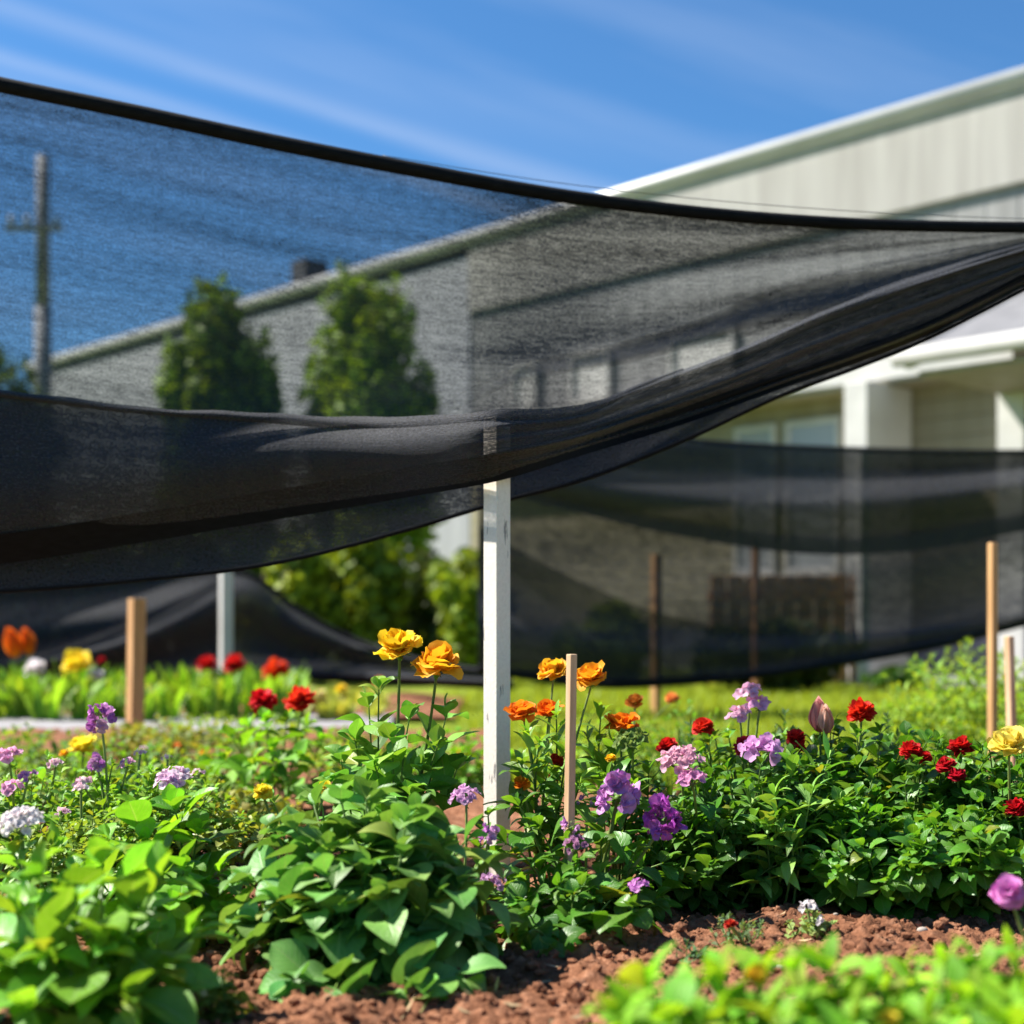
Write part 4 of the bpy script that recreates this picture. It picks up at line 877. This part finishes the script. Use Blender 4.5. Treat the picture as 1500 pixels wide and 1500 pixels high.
rbush('bushy plant with a low red bloom at the right edge', 1500, 2.49, .16, .22, 26, DG, [fdict('pompom', 1489, 1188, 2.45, 36, (.62, .012, .02), DRED, n=80)], 'small', .048)
rbush('dark leafy plant at the front of the right hand row, below the red blooms', 1270, 2.44, .17, .19, 40, (.085, .24, .02), [], 'small', .05)
rbush('dark leafy plant at the front right end of the right hand row', 1410, 2.42, .18, .19, 42, (.085, .24, .02), [], 'small', .05)
rbush('dark leafy plant behind the purple pouch flowers', 1040, 2.50, .14, .19, 28, (.07, .19, .02), [], 'small', .045)
plant('long_leaved_plant', 'plant with long narrow pale edged leaves at the front of the right hand row', 'plant', 1140, 2.45,
      tipsW([(1135, 1165, 2.45), (1160, 1120, 2.5), (1215, 1110, 2.55), (1100, 1180, 2.45), (1190, 1160, 2.42), (1230, 1180, 2.45), (1120, 1215, 2.4), (1160, 1235, 2.38)]), 'lance', .095, 6, (.165, .33, .05), 'leaf_matte', None, spread=1.0, t0=.35)
# dark fern tips poking up behind right row
for px, py, lb in ((1012, 1062, 'dark feathery sprig rising left of the pale pink florets'), (1150, 1046, 'dark upright sprig between the pink florets and the salmon bud'), (1300, 1050, 'dark feathery sprig just right of the flat red bloom')):
    plant('leafy_sprig', lb, 'plant', px, 3.15, [W(px, py, 3.15), W(px-14, py+22, 3.12), W(px+16, py+26, 3.15)], 'slance', .04, 12, (.04, .12, .02), 'leaf_soft', None, spread=.7)
# purple pouch flowers
plant('purple_pouch_flower', 'broad leaved plant with two big purple pouch flower heads right of the chipped white post', 'flower', 850, 2.42,
      tipsW([(760, 1180, 2.4), (790, 1215, 2.38), (830, 1235, 2.36), (880, 1240, 2.36), (930, 1250, 2.36), (970, 1265, 2.4), (740, 1235, 2.38), (770, 1290, 2.3), (820, 1300, 2.26), (870, 1310, 2.26), (915, 1320, 2.28), (960, 1320, 2.34), (845, 1265, 2.3), (750, 1330, 2.28), (800, 1370, 2.2), (870, 1380, 2.2), (920, 1380, 2.25), (900, 1205, 2.45), (990, 1290, 2.42)]),
      'obl', .085, 4, (.085, .235, .02), 'leaf', None,
      [fdict('pouch', 904, 1162, 2.38, 70, (.72, .22, .70), (.82, .42, .80), r=.003, bow=-.12), fdict('pouch', 970, 1200, 2.36, 66, (.58, .10, .58), PUR, r=.003, bow=-.12), fdict('pouch', 857, 1174, 2.5, 26, PUR, LIL, n=2),
       fdict('pouch', 835, 1210, 2.34, 34, PUR, LIL, n=2), fdict('pouch', 795, 1172, 2.6, 18, PUR, LIL, n=1), fdict('umbel', 843, 1240, 2.32, 36, (.6, .3, .5), (.35, .12, .25), n=12, fs=.28), fdict('umbel', 934, 1302, 2.25, 30, PUR, LIL, n=8, fs=.35)], spread=1.05, wscale=1.1, base_r=.05)
plant('round_leaved_plant', 'dark plant with round drooping leaves at the foot of the purple pouch flowers', 'plant', 830, 2.25, dict(R=.13, h=.13, n=16, flat=.5), 'round', .072, 3, (.075, .21, .02), 'leaf', None, spread=1.1, droop=.6, t0=.3)
plant('lilac_spike', 'small lilac flower spike against the left face of the chipped white post', 'flower', 700, 2.35, tipsW([(705, 1215, 2.33), (715, 1195, 2.36)]), 'small', .045, 4, GR, 'leaf', None,
      [fdict('umbel', 682, 1172, 2.35, 44, LIL, (.72, .45, .66), n=22, fs=.24), fdict('pouch', 716, 1222, 2.28, 40, PUR, LIL, n=3), fdict('umbel', 720, 1300, 2.25, 40, LIL, (.5, .3, .5), n=16, fs=.26)])
# yellow buttons above the bush
plant('yellow_button_flower', 'two small plain yellow buttons poking from the top of the centre bush', 'flower', 430, 2.45, tipsW([(400, 1175, 2.45), (470, 1170, 2.45)]), 'ov', .07, 3, PALE, 'leaf_matte', None,
      [fdict('pompom', 385, 1163, 2.42, 30, LEMON, YEL, n=40), fdict('pompom', 476, 1156, 2.45, 24, LEMON, YEL, n=40)])
# the big centre bush
plant('broad_leaved_bush', 'big bush of broad grey green leaves left of the chipped white post', 'bush', 535, 2.04,
      [*dome_tips(G(535, 2.10), .18, .28, 28, .62, .02), *tipsW([(400, 1215, 2.15), (460, 1180, 2.2), (540, 1185, 2.15), (610, 1190, 2.12), (680, 1235, 2.15), (705, 1270, 2.15), (370, 1290, 2.1), (380, 1350, 2.05), (430, 1435, 1.90), (490, 1450, 1.87), (560, 1460, 1.86), (620, 1460, 1.86), (680, 1435, 1.90), (700, 1370, 2.06), (470, 1330, 1.98), (560, 1320, 1.96), (640, 1320, 1.98)])],
      'ov', .102, 5, PALE, 'leaf_matte', None, spread=1.1, droop=.5, wscale=1.1, t0=.3, base_r=.05)
# lighter plants left of bush
plant('shiny_leaved_plant', 'bright green plant with large shiny leaves between the lilac flowers and the centre bush', 'plant', 240, 2.32,
      tipsW([(255, 1185, 2.3), (200, 1190, 2.3), (290, 1225, 2.3), (215, 1235, 2.25), (160, 1230, 2.28), (270, 1270, 2.2), (320, 1280, 2.22), (140, 1280, 2.2), (205, 1290, 2.15), (330, 1320, 2.2), (250, 1320, 2.12)]), 'ov', .10, 5, (.155, .37, .025), 'leaf', None, spread=1.0)
# front left plant
plant('upright_leafy_plant', 'upright bright green plant with oblong leaves in the bottom left corner', 'plant', 125, 1.78,
      tipsW([(150, 1265, 1.78), (60, 1290, 1.75), (235, 1285, 1.8), (110, 1330, 1.7), (30, 1340, 1.72), (200, 1340, 1.72), (280, 1370, 1.78), (150, 1390, 1.65), (70, 1400, 1.65), (240, 1420, 1.7), (20, 1420, 1.68), (190, 1465, 1.62), (50, 1480, 1.6), (-30, 1380, 1.75)]), 'ov', .112, 4, (.155, .37, .03), 'leaf', None, spread=.95, droop=.2, t0=.25, wscale=.95, base_r=.05, r0=.0035)
plant('upright_leafy_plant', 'light green leafy stems behind the bottom left plant, under the white flower head', 'plant', 60, 2.1, tipsW([(20, 1250, 2.1), (80, 1245, 2.1), (110, 1280, 2.05), (-20, 1290, 2.05), (60, 1320, 2.0)]), 'ov', .075, 5, (.155, .36, .035), 'leaf', None)
# seedlings
def seedling(label, px, d, ytop, n, kind, size, col, fl=(), mat='leaf_soft', R=.03):
    h = W(px, ytop, d)[2]
    return plant('seedling', label, 'seedling', px, d, dict(R=R, h=max(h, .03), n=n, flat=.3, jit=.006), kind, size, 5, col, mat, None, fl, t0=.3, r0=.0014, base_r=.008)
seedling('pale seedling with tiny buds on the soil left of the centre bush', 330, 1.80, 1432, 9, 'small', .030, (.24, .33, .07))
seedling('feathery grey green seedling with one small red bud, on the open soil', 1085, 2.17, 1338, 14, 'slance', .022, (.12, .20, .08), [fdict('pompom', 1070, 1355, 2.13, 19, (.6, .05, .02), DRED, n=30)], R=.05)
seedling('pale seedling with tiny white flowers on the open soil', 1190, 2.20, 1335, 12, 'small', .022, (.22, .32, .09), [fdict('umbel', 1183, 1332, 2.2, 26, WHT, WHT, n=5, fs=.45), fdict('umbel', 1202, 1350, 2.18, 16, WHT, WHT, n=4, fs=.45)], R=.03)
seedling('low blue green seedling near the bottom, left of the red budded one', 1015, 2.08, 1385, 10, 'slance', .022, (.06, .15, .06), R=.035)
# right edge purple flower, near
plant('pink_purple_flower', 'close pink purple flower cut by the right edge, with a bright leaf over it', 'flower', 1560, 1.78, tipsW([(1545, 1290, 1.78), (1560, 1330, 1.76), (1545, 1380, 1.76)]), 'ov', .07, 3, BR, 'leaf', None,
      [fdict('pompom', 1478, 1309, 1.8, 48, (.80, .26, .66), (.88, .5, .78), n=50, axis=(-.3, -.8, .6))])
# blurred plants in the bottom right corner
fgl = 'out of focus leafy plants along the bottom right'
lst = [(950, 1430), (1010, 1445), (1060, 1418), (1115, 1425), (1165, 1398), (1215, 1402), (1270, 1440), (1330, 1420), (1385, 1392), (1440, 1405), (1490, 1385), (1540, 1395), (910, 1470), (1090, 1470), (1195, 1462), (1300, 1465), (1420, 1455), (1500, 1450), (985, 1480), (1040, 1485), (1145, 1478), (1250, 1478), (1360, 1478), (1465, 1480), (930, 1495), (1530, 1440)]
names = {0: 'leftmost of the out of focus bright leaf stems along the bottom right', 12: 'out of focus low leaf stem at the very bottom, left end of the blurred row'}
for i, (px, py) in enumerate(lst):
    d = 1.34+.16*rng.random()-.12*(py > 1444)
    t = W(px, py+22, d); base = np.array([t[0]+.01, t[1]+.02, .0])
    plant('bright_leafy_stem', names.get(i, 'out of focus bright green leafy stem in the blurred row along the bottom right'), 'plant', 750+base[0]/base[1]*FPX, base[1],
          [t, t+np.array([.02, .015, -.04]), t+np.array([-.022, .01, -.05]), t+np.array([.0, -.02, -.06])], 'lance' if i % 3 else 'obl', .062, 5, (.21, .43, .025), 'leaf_soft', fgl if i not in names else None,
          [fdict('pompom', 1108, 1432, 1.36, 36, YEL, (.85, .5, .1), n=30)] if i == 3 else ([fdict('pompom', 1300, 1497, 1.25, 34, LEMON, YEL, n=30)] if i == 15 else ()), spread=.75, t0=.3, wscale=1.25, tipsize=.9)
